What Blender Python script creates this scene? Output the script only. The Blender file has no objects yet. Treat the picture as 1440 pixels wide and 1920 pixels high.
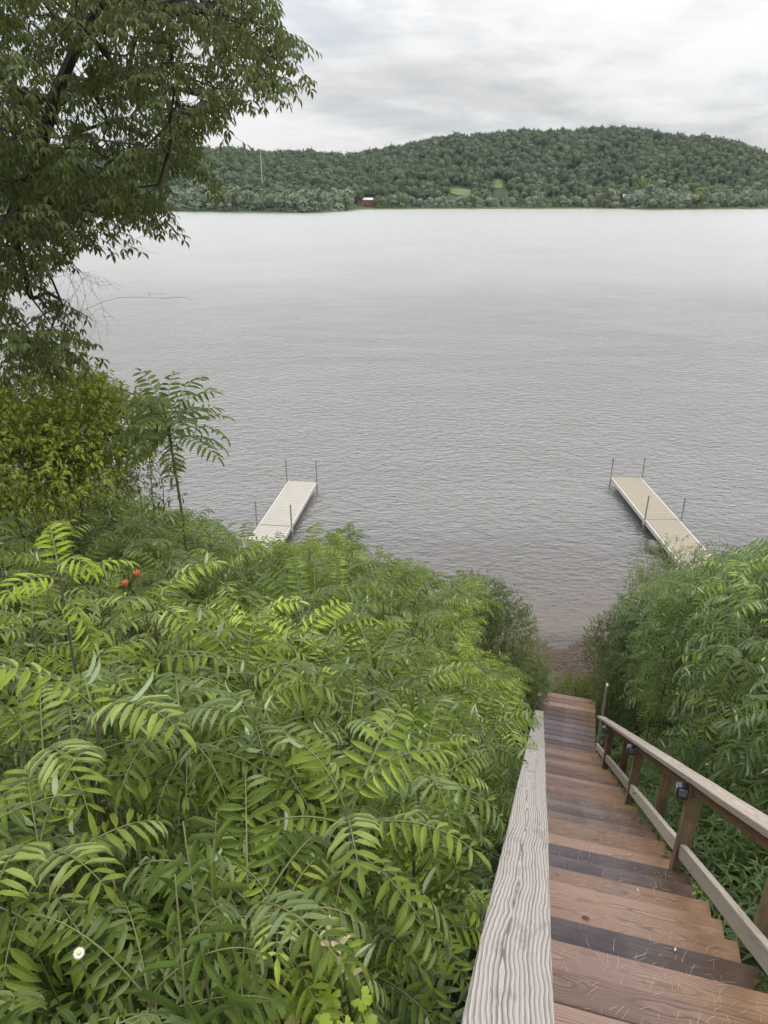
import bpy, math, random
import numpy as np
from mathutils import Vector, Matrix
random.seed(11)
RNG = np.random.default_rng(11)
scene = bpy.context.scene
COL = scene.collection

# ------------------------------------------------------------------ camera
H = 11.0                                   # eye above the water
PITCH = 0.4238
F = 1306.4                                 # focal length in pixels of the 1440x1920 photo
cam_d = bpy.data.cameras.new('camera')
cam = bpy.data.objects.new('camera', cam_d); COL.objects.link(cam)
cam.location = (0, 0, H)
cam.rotation_euler = (math.pi/2 - PITCH, 0, 0)
cam_d.sensor_fit = 'VERTICAL'; cam_d.sensor_height = 24.0; cam_d.lens = 24.0*F/1920
cam_d.clip_start = 0.05; cam_d.clip_end = 20000
scene.camera = cam
scene.render.resolution_x = 768; scene.render.resolution_y = 1024
scene.view_settings.view_transform = 'Standard'; scene.view_settings.look = 'None'
scene.view_settings.gamma = 1.0; scene.view_settings.exposure = 0.42

# ------------------------------------------------------------------ node helpers
class NT:
    def __init__(s, tree): s.t = tree; s.n = tree.nodes; s.l = tree.links
    def new(s, typ, **kw):
        n = s.n.new(typ)
        for k, v in kw.items():
            if k == 'inp':
                for kk, vv in v.items():
                    if isinstance(vv, bpy.types.NodeSocket): s.l.new(vv, n.inputs[kk])
                    else: n.inputs[kk].default_value = vv
            else: setattr(n, k, v)
        return n
    def math(s, op, a, b=0.0, c=None, clamp=False):
        n = s.n.new('ShaderNodeMath'); n.operation = op; n.use_clamp = clamp
        for i, v in enumerate((a, b) + ((c,) if c is not None else ())):
            if isinstance(v, bpy.types.NodeSocket): s.l.new(v, n.inputs[i])
            else: n.inputs[i].default_value = v
        return n.outputs[0]
    def vmath(s, op, a, b=None):
        n = s.n.new('ShaderNodeVectorMath'); n.operation = op
        for i, v in enumerate((a, b)):
            if v is None: continue
            if isinstance(v, bpy.types.NodeSocket): s.l.new(v, n.inputs[i])
            else: n.inputs[i].default_value = v
        return n.outputs[0]
    def mix(s, f, a, b, blend='MIX'):
        n = s.n.new('ShaderNodeMix'); n.data_type = 'RGBA'; n.blend_type = blend
        for sock, v in ((n.inputs[0], f), (n.inputs[6], a), (n.inputs[7], b)):
            if isinstance(v, bpy.types.NodeSocket): s.l.new(v, sock)
            elif isinstance(v, (int, float)): sock.default_value = v
            else: sock.default_value = tuple(v) + ((1,) if len(v) == 3 else ())
        return n.outputs[2]
    def noise(s, vec, scale=5, detail=3, rough=.5, dist=0, out=0):
        n = s.n.new('ShaderNodeTexNoise')
        if vec is not None: s.l.new(vec, n.inputs['Vector'])
        n.inputs['Scale'].default_value = scale; n.inputs['Detail'].default_value = detail
        n.inputs['Roughness'].default_value = rough; n.inputs['Distortion'].default_value = dist
        return n.outputs[out]
    def ramp(s, f, pts, interp='LINEAR'):
        n = s.n.new('ShaderNodeValToRGB'); n.color_ramp.interpolation = interp
        while len(n.color_ramp.elements) < len(pts): n.color_ramp.elements.new(0.5)
        for e, (p, c) in zip(n.color_ramp.elements, pts):
            e.position = p; e.color = (c, c, c, 1) if isinstance(c, (int, float)) else tuple(c) + (1,)
        s.l.new(f, n.inputs[0]); return n.outputs[0]
    def mapr(s, v, a, b, c=0.0, d=1.0):
        n = s.n.new('ShaderNodeMapRange'); s.l.new(v, n.inputs[0])
        for i, q in enumerate((a, b, c, d)): n.inputs[i+1].default_value = q
        return n.outputs[0]

def new_mat(name):
    m = bpy.data.materials.new(name); m.use_nodes = True
    m.node_tree.nodes.clear()
    return m, NT(m.node_tree)

# ------------------------------------------------------------------ world
SUN_EL, SUN_AZ = math.radians(58), math.radians(125)     # azimuth clockwise from +Y
w = bpy.data.worlds.new('World'); scene.world = w; w.use_nodes = True
w.node_tree.nodes.clear(); N = NT(w.node_tree)
sky = N.new('ShaderNodeTexSky', sky_type='NISHITA', sun_disc=False, sun_elevation=SUN_EL, sun_rotation=SUN_AZ)
tc = N.new('ShaderNodeTexCoord'); sep = N.new('ShaderNodeSeparateXYZ', inp={0: tc.outputs['Generated']})
zc = N.math('MAXIMUM', sep.outputs[2], 0.0)
den = N.math('ADD', zc, 0.16)
cx = N.math('DIVIDE', sep.outputs[0], den); cy = N.math('DIVIDE', sep.outputs[1], den)
cv = N.new('ShaderNodeCombineXYZ', inp={0: cx, 1: cy, 2: 3.7}).outputs[0]
n1 = N.noise(cv, 0.75, 7, .55, .5); n2 = N.noise(cv, 2.6, 6, .6, .35)
cl = N.math('ADD', N.math('MULTIPLY', n1, .72), N.math('MULTIPLY', n2, .28))
cloud = N.ramp(cl, [(.37, (.42, .43, .44)), (.44, (.50, .504, .51)), (.50, (.59, .59, .59)), (.57, (.65, .65, .648))])
# overcast luminance rises towards the zenith
lum = N.math('ADD', N.math('MULTIPLY', N.math('POWER', zc, 1.7), 3.9), 0.97)
cloud = N.mix(1.0, cloud, N.new('ShaderNodeCombineColor', inp={0: lum, 1: lum, 2: lum}).outputs[0], 'MULTIPLY')
b1 = N.new('ShaderNodeBackground', inp={0: sky.outputs[0], 1: 0.07})
b2 = N.new('ShaderNodeBackground', inp={0: cloud, 1: 1.0})
cover = N.ramp(N.noise(cv, .9, 5, .55, .6), [(.36, .62), (.47, 1.0)])
mx = N.new('ShaderNodeMixShader', inp={0: cover, 1: b1.outputs[0], 2: b2.outputs[0]})
N.new('ShaderNodeOutputWorld', inp={0: mx.outputs[0]})

sd = bpy.data.lights.new('sun', 'SUN'); sd.energy = 1.3; sd.angle = math.radians(34); sd.color = (1, .96, .9)
so = bpy.data.objects.new('sun', sd); COL.objects.link(so)
d = Vector((math.sin(SUN_AZ)*math.cos(SUN_EL), math.cos(SUN_AZ)*math.cos(SUN_EL), math.sin(SUN_EL)))
so.rotation_euler = d.to_track_quat('Z', 'Y').to_euler(); so.location = (0, 0, 60)

# ------------------------------------------------------------------ object helpers
def tag(o, label=None, cat=None, group=None, kind=None):
    if label: o['label'] = label
    if cat: o['category'] = cat
    if group: o['group'] = group
    if kind: o['kind'] = kind
    return o
def empty(name, loc=(0, 0, 0), rot=(0, 0, 0)):
    o = bpy.data.objects.new(name, None); COL.objects.link(o)
    o.location = loc; o.rotation_euler = rot; o.empty_display_size = .1
    return o
def link(name, me, mat=None, parent=None):
    o = bpy.data.objects.new(name, me); COL.objects.link(o)
    if mat is not None and len(me.materials) == 0: me.materials.append(mat)
    if parent is not None: o.parent = parent
    return o
def dup(root, loc, rot=None, scale=None, **kw):
    r = root.copy(); COL.objects.link(r); r.location = loc
    if rot is not None: r.rotation_euler = rot
    if scale is not None: r.scale = scale
    for ch in list(root.children):
        c = ch.copy(); COL.objects.link(c); c.parent = r
        for g in ch.children:
            e = g.copy(); COL.objects.link(e); e.parent = c
    for k, v in kw.items(): r[k] = v
    return r

class MB:
    """collects verts / faces (+uv, rnd) and makes one mesh"""
    def __init__(s): s.v = []; s.f = []; s.uv = []; s.r = []; s.n = 0; s.mi = []
    def add(s, v, f, uv=None, r=None, mi=0):
        v = np.asarray(v, float)
        s.v.append(v); s.f += [tuple(i + s.n for i in q) for q in f]; s.mi += [mi]*len(f)
        s.uv.append(np.zeros((len(v), 2)) if uv is None else np.asarray(uv, float))
        s.r.append(np.full(len(v), random.random() if r is None else r))
        s.n += len(v)
    def box(s, c, sz, M=None, mi=0):
        x, y, z = [q/2 for q in sz]
        v = np.array([(-x,-y,-z),(x,-y,-z),(x,y,-z),(-x,y,-z),(-x,-y,z),(x,-y,z),(x,y,z),(-x,y,z)])
        if M is not None: v = v @ np.array(M).T
        s.add(v + np.array(c), [(0,3,2,1),(4,5,6,7),(0,1,5,4),(1,2,6,5),(2,3,7,6),(3,0,4,7)], mi=mi)
    def tube(s, pts, rad, n=6, r=None, cap=True):
        pts = [Vector(p) for p in pts]; k = len(pts)
        if not hasattr(rad, '__len__'): rad = [rad]*k
        V = []; fr = None
        for i, p in enumerate(pts):
            d = (pts[min(i+1, k-1)] - pts[max(i-1, 0)])
            d = d.normalized() if d.length > 1e-9 else Vector((0, 0, 1))
            if fr is None: a = d.orthogonal().normalized()
            else:
                a = fr - d*fr.dot(d); a = a.normalized() if a.length > 1e-6 else d.orthogonal().normalized()
            fr = a; b = d.cross(a)
            for j in range(n):
                t = 2*math.pi*j/n; V.append(tuple(p + (a*math.cos(t) + b*math.sin(t))*rad[i]))
        Fc = [(i*n+j, i*n+(j+1) % n, (i+1)*n+(j+1) % n, (i+1)*n+j) for i in range(k-1) for j in range(n)]
        if cap: Fc += [tuple(range(n))[::-1], tuple((k-1)*n+j for j in range(n))]
        s.add(V, Fc, r=r)
    def mesh(s, name, mats=None, smooth=False, shade_idx=None):
        me = bpy.data.meshes.new(name)
        V = np.concatenate(s.v); me.from_pydata(V.tolist(), [], s.f)
        uv = np.concatenate(s.uv); rr = np.concatenate(s.r)
        li = np.empty(len(me.loops), int); me.loops.foreach_get('vertex_index', li)
        ul = me.uv_layers.new(name='UVMap'); ul.data.foreach_set('uv', uv[li].ravel())
        at = me.attributes.new('rnd', 'FLOAT', 'POINT'); at.data.foreach_set('value', rr)
        if mats:
            for m in (mats if isinstance(mats, (list, tuple)) else [mats]): me.materials.append(m)
            if len(me.materials) > 1: me.polygons.foreach_set('material_index', s.mi)
        if smooth: me.polygons.foreach_set('use_smooth', np.ones(len(me.polygons), bool))
        me.update(); return me
    def build(s, name, mats=None, parent=None, smooth=False):
        return link(name, s.mesh(name, mats, smooth), None, parent)

def bulk_mesh(name, V, Fq, mat, rnd=None, smooth=False, uv=None):
    """numpy verts (n,3) and faces (m,k) -> mesh"""
    me = bpy.data.meshes.new(name); n, k = Fq.shape
    me.vertices.add(len(V)); me.vertices.foreach_set('co', np.asarray(V, np.float32).ravel())
    me.loops.add(n*k); me.loops.foreach_set('vertex_index', Fq.astype(np.int32).ravel())
    me.polygons.add(n); me.polygons.foreach_set('loop_start', np.arange(n, dtype=np.int32)*k)
    if rnd is not None:
        at = me.attributes.new('rnd', 'FLOAT', 'POINT'); at.data.foreach_set('value', np.asarray(rnd, np.float32))
    if uv is not None:
        ul = me.uv_layers.new(name='UVMap'); ul.data.foreach_set('uv', np.asarray(uv, np.float32)[Fq.ravel()].ravel())
    if smooth: me.polygons.foreach_set('use_smooth', np.ones(n, bool))
    me.materials.append(mat); me.update(calc_edges=True); me.validate(); return me

# ------------------------------------------------------------------ geometry of the place
A = 0.2725                                   # heading of the stairs, clockwise from +Y
M_, D0 = 0.745, 1.466                        # stair slope (drop per metre along the flight) and drop below the eye at t=0
RUN, T0 = 0.2714, 1.75
RISE = RUN*M_
TL, DL = 11.236, 9.80                        # landing start, landing drop
sA, cA = math.sin(A), math.cos(A)
def P(t, u, z):                              # stair frame -> world
    return Vector((u*cA + t*sA, t*cA - u*sA, z))
def tu(x, y): return y*cA + x*sA, x*cA - y*sA
def stair_z(t): return H - D0 - M_*t
def proj(p):
    x, y, z = p[0], p[1], p[2]-H
    dep = y*math.cos(PITCH) - z*math.sin(PITCH)
    v = (-z*math.cos(PITCH) - y*math.sin(PITCH))/dep
    return 720 + F*x/dep, 960 + F*v, dep
def unproj(px, py, y):                       # world point on that pixel's ray at forward distance y
    X = (px-720)/F; v = (py-960)/F
    d = (X, math.cos(PITCH)-v*math.sin(PITCH), -(math.sin(PITCH)+v*math.cos(PITCH)))
    k = y/d[1]; return Vector((d[0]*k, y, H + d[2]*k))
def hash2(x, y): 
    return (math.sin(x*1.7+y*.6+1.3)*.5 + math.sin(x*.53-y*1.13+.4) + math.sin(x*3.1+y*2.7)*.25)/1.75
def ground(x, y):
    z = H - (D0 + .5 + .774*max(y, -1.2))
    z = max(z, (16.05-y)*.125) if y < 16.05 else -(y-16.05)*.13
    if 11.5 < y < 30: z += .045*math.sin(x*.9+.6)+.03*math.sin(x*2.3)+.015*math.sin(x*5.1+y*2)
    z = max(z, -3.2)
    if y < 14: z += .10*hash2(x, y)*min(1, max(0, (14-y)/2))
    elif y > 14: z += .05*hash2(x*.8, 2.0)
    t, u = tu(x, y)
    if -.5 < u < 1.6 and -1 < t < 13: z = min(z, (stair_z(t) if t < TL else H-DL) - .38)
    return z

# ------------------------------------------------------------------ materials
def principled(N, col, rough=.6, spec=.4, normal=None, **kw):
    inp = {'Base Color': col if isinstance(col, bpy.types.NodeSocket) else tuple(col)+(1,), 'Roughness': rough, 'Specular IOR Level': spec}
    if normal is not None: inp['Normal'] = normal
    inp.update(kw)
    p = N.new('ShaderNodeBsdfPrincipled', inp=inp); return p.outputs[0]
def outm(N, s, **kw): N.new('ShaderNodeOutputMaterial', inp={0: s})
def bump(N, h, strength=.5, dist=.01): return N.new('ShaderNodeBump', inp={'Height': h, 'Strength': strength, 'Distance': dist}).outputs[0]

def leaf_mat(name, dark, light, yellow, under, trans=.32, yel=(.72, .95), rough=.42, spec=.35, vein=True):
    m, N = new_mat(name)
    rnd = N.new('ShaderNodeAttribute', attribute_name='rnd').outputs['Fac']
    oi = N.new('ShaderNodeObjectInfo').outputs['Random']
    c = N.mix(rnd, dark, light)
    geo = N.new('ShaderNodeNewGeometry')
    big = N.noise(geo.outputs['Position'], .8, 2, .5)
    f = N.math('ADD', N.math('MULTIPLY', oi, .62), N.math('MULTIPLY', big, .38))
    f = N.math('ADD', f, N.math('MULTIPLY', rnd, .14))
    c = N.mix(N.mapr(f, yel[0], yel[1]), c, yellow)
    ov = N.mapr(N.math('FRACT', N.math('MULTIPLY', oi, 7.31)), 0, 1, .60, 1.22)
    c = N.mix(1.0, c, N.new('ShaderNodeCombineColor', inp={0: ov, 1: ov, 2: ov}).outputs[0], 'MULTIPLY')
    if vein:
        uv = N.new('ShaderNodeUVMap', uv_map='UVMap').outputs[0]
        su = N.new('ShaderNodeSeparateXYZ', inp={0: uv})
        side = N.math('ABSOLUTE', su.outputs[1])
        mid = N.math('SUBTRACT', 1.0, N.mapr(side, .0, .10))
        sv = N.math('SINE', N.math('MULTIPLY', N.math('SUBTRACT', su.outputs[0], N.math('MULTIPLY', side, .13)), 75.0))
        sv = N.mapr(sv, .55, 1.0, 0, .35)
        c = N.mix(N.math('MULTIPLY', N.math('ADD', mid, sv, clamp=True), .42), c, tuple(min(1, q*2.1+.03) for q in light))
    c = N.mix(N.mapr(rnd, .968, .990, 0, .85), c, (.25, .21, .06))
    c = N.mix(geo.outputs['Backfacing'], c, under)
    blot = N.noise(N.new('ShaderNodeTexCoord').outputs['Object'], 35, 2, .6)
    c = N.mix(N.mapr(blot, .6, .8, 0, .3), c, tuple(q*.55 for q in dark))
    ps = principled(N, c, rough, spec)
    tr = N.new('ShaderNodeBsdfTranslucent', inp={0: N.mix(.5, c, yellow)})
    mxs = N.new('ShaderNodeMixShader', inp={0: trans, 1: ps, 2: tr.outputs[0]})
    outm(N, mxs.outputs[0]); return m

M_SUMAC = leaf_mat('sumac_leaf', (.032, .062, .012), (.150, .210, .042), (.27, .33, .045), (.25, .32, .17), .24, (.58, .92), .40, .4)
M_SUMAC_R = leaf_mat('sumac_leaf_cool', (.036, .075, .024), (.145, .215, .062), (.22, .29, .05), (.24, .31, .18), .24, (.62, .98), .38, .45)
M_HERB = leaf_mat('herb_leaf', (.026, .050, .012), (.080, .125, .024), (.15, .20, .033), (.14, .19, .09), .18)
M_TREE = leaf_mat('tree_leaf', (.036, .054, .014), (.085, .110, .026), (.145, .165, .03), (.10, .125, .045), .38, (.62, .95), .5, .25, False)
M_BUSH = leaf_mat('bush_leaf', (.065, .105, .018), (.15, .20, .030), (.23, .27, .035), (.18, .23, .07), .36, (.45, .9), .5, .25, False)
M_SHRUB = leaf_mat('small_leaf', (.065, .105, .026), (.155, .210, .050), (.20, .23, .08), (.2, .25, .14), .34, (.5, .95), .5, .3, False)
M_GRAPE = leaf_mat('grape_leaf', (.11, .18, .016), (.26, .35, .03), (.30, .36, .04), (.24, .30, .12), .34, (.5, .95), .45, .35, False)
M_PALE = leaf_mat('dry_leaf', (.32, .30, .17), (.42, .36, .22), (.45, .36, .16), (.4, .36, .26), .25)

def plain(name, col, rough=.7, spec=.3, nscale=8, var=.35, metallic=0, bmp=0):
    m, N = new_mat(name)
    co = N.new('ShaderNodeTexCoord').outputs['Object']
    n = N.noise(co, nscale, 4, .6)
    c = N.mix(n, tuple(q*(1-var) for q in col), tuple(min(1, q*(1+var)) for q in col))
    kw = {'Metallic': metallic}
    outm(N, principled(N, c, rough, spec, bump(N, n, .5, bmp) if bmp else None, **kw)); return m
M_STEM = plain('green_stem', (.11, .12, .045), .6, .3, 20)
M_BSTEM = plain('brown_stem', (.085, .080, .045), .8, .2, 20)
M_BARK = plain('bark', (.045, .038, .032), .9, .15, 12, .5, 0, .01)
M_TWIG = plain('dead_twig', (.11, .095, .08), .9, .1, 12)

def wood(name, dark, light, pith=.035, wob=.02, freq=300, edge=None, contrast=1.0, blotch=None, stretch=1.0, rough=.75, tilt=.004):
    """planks cut through growth rings; local Y is the grain"""
    m, N = new_mat(name)
    oi = N.new('ShaderNodeObjectInfo').outputs['Random']
    co = N.new('ShaderNodeTexCoord').outputs['Object']
    s = N.new('ShaderNodeSeparateXYZ', inp={0: co}); X, Y, Z = s.outputs
    off = N.math('MULTIPLY', oi, 37.0)
    yv = N.new('ShaderNodeCombineXYZ', inp={0: off, 1: N.math('MULTIPLY', Y, 1.35*stretch), 2: 0.0}).outputs[0]
    nd = N.math('SUBTRACT', N.noise(yv, 1.0, 2, .5), .5)
    yv2 = N.new('ShaderNodeCombineXYZ', inp={0: N.math('ADD', off, 9.0), 1: N.math('MULTIPLY', Y, .9*stretch), 2: 3.0}).outputs[0]
    nx = N.math('SUBTRACT', N.noise(yv2, 1.0, 2, .5), .5)
    dep = N.math('ADD', N.math('ADD', pith, N.math('MULTIPLY', nd, wob*2)), N.math('MULTIPLY', Z, -1))
    dx = N.math('SUBTRACT', X, N.math('ADD', N.math('MULTIPLY', nx, .07), N.math('MULTIPLY', N.math('SUBTRACT', oi, .5), .04)))
    wv = N.new('ShaderNodeCombineXYZ', inp={0: N.math('MULTIPLY', X, 14.0), 1: N.math('MULTIPLY', Y, 4.5*stretch), 2: N.math('ADD', off, N.math('MULTIPLY', Z, 14.0))}).outputs[0]
    wv3 = N.new('ShaderNodeCombineXYZ', inp={0: N.math('MULTIPLY', X, 9.0), 1: N.math('MULTIPLY', Y, 3.0*stretch), 2: N.math('ADD', off, 5.0)}).outputs[0]
    wig = N.math('ADD', N.math('MULTIPLY', N.math('SUBTRACT', N.noise(wv, 1.0, 3, .55), .5), .010), N.math('MULTIPLY', N.math('SUBTRACT', N.noise(wv3, 1.0, 2, .5), .5), wob*.55))
    r = N.math('ADD', N.math('SQRT', N.math('ADD', N.math('POWER', dx, 2.0), N.math('POWER', dep, 2.0))), wig)
    r = N.math('ADD', r, N.math('MULTIPLY', Y, tilt))
    ph = N.math('FRACT', N.math('MULTIPLY', r, freq))
    ring = N.ramp(ph, [(0, 1.0), (.10, .85), (.45, .35), (.80, .05), (.93, .25), (1, 1.0)])
    fv = N.new('ShaderNodeCombineXYZ', inp={0: N.math('MULTIPLY', X, 420.0), 1: N.math('MULTIPLY', Y, 12.0), 2: N.math('ADD', off, N.math('MULTIPLY', Z, 420.0))}).outputs[0]
    fib = N.noise(fv, 1.0, 3, .6)
    f = N.math('ADD', N.math('MULTIPLY', N.math('SUBTRACT', ring, .5), contrast), N.math('ADD', .5, N.math('MULTIPLY', N.math('SUBTRACT', fib, .5), .9)), clamp=True)
    c = N.mix(f, light, dark)
    bl = N.noise(co, 3.5, 4, .6)
    if blotch is not None: c = N.mix(N.mapr(bl, .40, .60, 0, .9), c, N.mix(fib, blotch, tuple(q*.6 for q in blotch)))
    kv = N.new('ShaderNodeCombineXYZ', inp={0: off, 1: N.math('MULTIPLY', r, 55.0), 2: 1.0}).outputs[0]
    c = N.mix(N.mapr(N.noise(kv, 1.0, 2, .6), .35, .7, 0, .38), c, light)
    st = N.noise(N.new('ShaderNodeCombineXYZ', inp={0: X, 1: N.math('MULTIPLY', Y, .3), 2: N.math('ADD', Z, off)}).outputs[0], 22, 4, .65)
    c = N.mix(N.mapr(st, .56, .78, 0, .55), c, tuple(q*.5 for q in dark))
    var = N.mapr(oi, 0, 1, .72, 1.25)
    c = N.mix(1.0, c, N.new('ShaderNodeCombineColor', inp={0: var, 1: var, 2: var}).outputs[0], 'MULTIPLY')
    if edge is not None:      # worn board ends
        g = N.mapr(N.math('ADD', Y, N.math('MULTIPLY', N.math('SUBTRACT', bl, .5), .7)), .02, .52)
        c = N.mix(N.math('MULTIPLY', g, .75), c, N.mix(f, edge, tuple(q*.55 for q in edge)))
    hgt = N.math('ADD', N.math('MULTIPLY', ring, -1.0), N.math('MULTIPLY', fib, .6))
    outm(N, principled(N, c, rough, .25, bump(N, hgt, .55, .002))); return m
W_CAP = wood('weathered_cap', (.095, .083, .075), (.40, .37, .34), .026, .034, 118, None, 1.0, None, 1.25, .75, .005)
W_RCAP = wood('weathered_cap_dark', (.12, .10, .085), (.37, .32, .27), .05, .02, 150, None, .9)
W_LOW = wood('weathered_rail', (.17, .14, .115), (.47, .42, .35), .05, .01, 170, None, .8)
W_POST = wood('post_wood', (.10, .068, .044), (.31, .21, .135), .06, .01, 150, None, .9, (.15, .125, .07))
W_SUB = wood('subrail_wood', (.14, .070, .040), (.30, .165, .095), .06, .01, 260, None, .4, (.22, .16, .09))
W_RED = wood('tread_red', (.100, .066, .056), (.265, .178, .150), .06, .03, 120, (.28, .160, .080), .95, (.20, .140, .120), 1.3)
W_ORG = wood('tread_orange', (.110, .072, .058), (.285, .198, .158), .05, .03, 110, (.26, .150, .080), 1.0, (.27, .175, .135), 1.3)
W_DRK = wood('tread_dark', (.046, .038, .041), (.135, .110, .112), .07, .02, 130, (.10, .06, .035), .6, (.062, .052, .062), 1.2)
W_GRY = wood('tread_grey', (.085, .062, .056), (.205, .155, .140), .06, .02, 130, (.16, .095, .06), .6, (.11, .085, .088), 1.2)
W_PUR = wood('landing_purple', (.090, .070, .076), (.215, .172, .178), .06, .02, 230, (.15, .105, .08), .5, (.15, .12, .135), 1.2)

# ground
m, N = new_mat('bank_soil'); geo = N.new('ShaderNodeNewGeometry'); p = geo.outputs['Position']
a1 = N.noise(p, 1.1, 5, .6); a2 = N.noise(p, 14, 5, .7); a3 = N.noise(p, 70, 3, .7)
yy = N.new('ShaderNodeSeparateXYZ', inp={0: p}); py_ = yy.outputs[1]
soil = N.mix(a1, (.022, .020, .012), (.05, .052, .022)); soil = N.mix(N.mapr(a2, .4, .7), soil, (.030, .045, .014))
wrack = N.mix(N.mapr(a2, .35, .65), (.040, .028, .021), (.110, .080, .062)); wrack = N.mix(N.mapr(a3, .5, .8, 0, .8), wrack, (.19, .15, .12))
sand = N.mix(a2, (.17, .135, .11), (.30, .24, .20))
c = N.mix(N.mapr(py_, 11.8, 12.6), soil, wrack); c = N.mix(N.mapr(N.math('ADD', py_, N.math('MULTIPLY', a1, .9)), 16.3, 17.3), c, sand)
outm(N, principled(N, c, .9, .2, bump(N, N.math('ADD', a2, N.math('MULTIPLY', a3, .5)), .9, .05))); M_SOIL = m

# water
m, N = new_mat('lake_water'); geo = N.new('ShaderNodeNewGeometry'); p = geo.outputs['Position']
mp = N.new('ShaderNodeMapping', inp={'Vector': p, 'Rotation': (0, 0, math.radians(18)), 'Scale': (.62, 1.15, 1)}).outputs[0]
mp2 = N.new('ShaderNodeMapping', inp={'Vector': p, 'Rotation': (0, 0, math.radians(-26)), 'Scale': (.65, 1.0, 1)}).outputs[0]
w1 = N.noise(mp, 5.6, 2, .5, .35); w2 = N.noise(mp2, 2.6, 2, .5, .3); w3 = N.noise(mp, 13.0, 2, .5, .2); w4 = N.noise(mp, .25, 3, .5)
calm = N.mapr(N.noise(p, .045, 4, .6, .8), .35, .65, .65, 1.2)
hh = N.math('ADD', N.math('MULTIPLY', w1, .38), N.math('ADD', N.math('MULTIPLY', w2, .45), N.math('ADD', N.math('MULTIPLY', w3, .10), N.math('MULTIPLY', w4, .5))))
yw = N.new('ShaderNodeSeparateXYZ', inp={0: p}).outputs[1]
hh = N.math('MULTIPLY', hh, N.math('MULTIPLY', calm, N.mapr(yw, 16.0, 24.0, .50, 1.0)))
nb = bump(N, hh, 1.0, .23)
sp = N.new('ShaderNodeSeparateXYZ', inp={0: p})
deep = N.mapr(N.math('ADD', sp.outputs[1], N.math('MULTIPLY', N.noise(p, .5, 3, .5), 3.0)), 17.0, 26.0)
body = N.new('ShaderNodeBsdfDiffuse', inp={0: (.108, .104, .103, 1)})
clear = N.new('ShaderNodeBsdfTransparent', inp={0: (.78, .72, .66, 1)})
inner = N.new('ShaderNodeMixShader', inp={0: N.mapr(deep, 0, 1, .12, .97), 1: clear.outputs[0], 2: body.outputs[0]})
gl = N.new('ShaderNodeBsdfGlossy', inp={0: (1, 1, 1, 1), 'Roughness': N.mapr(yw, 24, 110, .09, .21), 'Normal': nb})
fra = N.new('ShaderNodeFresnel', inp={'IOR': 1.5, 'Normal': nb}); frb = N.new('ShaderNodeFresnel', inp={'IOR': 1.5})
fr = N.math('ADD', N.math('MULTIPLY', fra.outputs[0], .45), N.math('MULTIPLY', frb.outputs[0], .55))
mw = N.new('ShaderNodeMixShader', inp={0: fr, 1: inner.outputs[0], 2: gl.outputs[0]})
outm(N, mw.outputs[0]); M_WATER = m

# ------------------------------------------------------------------ near ground, water
xs = np.concatenate([np.linspace(-300, -14, 14)[:-1], np.arange(-14, 20, .35), np.linspace(20, 300, 14)])
ys = np.concatenate([[-60, -30, -15, -8, -5, -3], np.arange(-2, 18, .3), np.arange(18, 50, 3), [60, 120, 400]])
V = np.array([(x, y, ground(x, y) if y > -60 else ground(x, y)) for y in ys for x in xs])
nx_ = len(xs); I = np.arange(len(ys)-1)[:, None]*nx_ + np.arange(nx_-1)[None, :]; I = I.ravel()
FQ = np.stack([I, I+1, I+1+nx_, I+nx_], 1)
g = link('ground', bulk_mesh('ground', V, FQ, M_SOIL, smooth=True)); tag(g, kind='structure')
wb = MB(); wb.add([(-4000, -40, 0), (4000, -40, 0), (4000, 5000, 0), (-4000, 5000, 0)], [(0, 1, 2, 3)])
# water only where the lake is: starts under the beach
wb = MB(); wb.add([(-4000, 14.6, 0), (4000, 14.6, 0), (4000, 5000, 0), (-4000, 5000, 0)], [(0, 1, 2, 3)])
tag(wb.build('water', M_WATER), kind='structure')

# ------------------------------------------------------------------ far shore and hills
SKYL = [(-400, 330), (0, 300), (250, 280), (400, 283), (440, 285), (490, 290), (550, 294), (600, 292), (640, 293), (700, 284), (760, 275), (800, 266), (850, 258), (900, 254), (950, 250), (1000, 250), (1060, 248), (1110, 241), (1160, 241), (1210, 250), (1240, 257), (1290, 262), (1330, 263), (1370, 268), (1400, 282), (1440, 292), (1600, 315), (2000, 335)]
SHORE = [(-400, 405), (0, 399), (330, 396), (450, 398), (560, 399), (620, 397), (660, 393.5), (720, 392), (1000, 391.5), (1160, 391), (1240, 393), (1330, 392), (1440, 391), (2000, 390)]
def interp(tab, x): return float(np.interp(x, [q[0] for q in tab], [q[1] for q in tab]))
def az_of(px, py=330):                        # azimuth (atan x/y) of a pixel column near the horizon
    q = unproj(px, py, 100.0); return math.atan2(q.x, 100.0)
def px_of_az(az): return 720 + F*math.tan(az)/math.cos(PITCH)*1.0/(1+math.tan(PITCH)*0.0)
def r_shore(az):
    px = px_of_az_tab(az); q = unproj(px, interp(SHORE, px), 100.0); k = H/(H-q.z); return math.hypot(q.x, 100)*k
AZT = [(az_of(px, 340), px) for px in range(-600, 2300, 20)]
def px_of_az_tab(az): return float(np.interp(az, [a for a, _ in AZT], [b for _, b in AZT]))
AZ = np.linspace(math.radians(-62), math.radians(62), 220)
RR = np.concatenate([np.linspace(0, 1, 42)])
R2 = 1650.0
TREEH = 11.0
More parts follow.
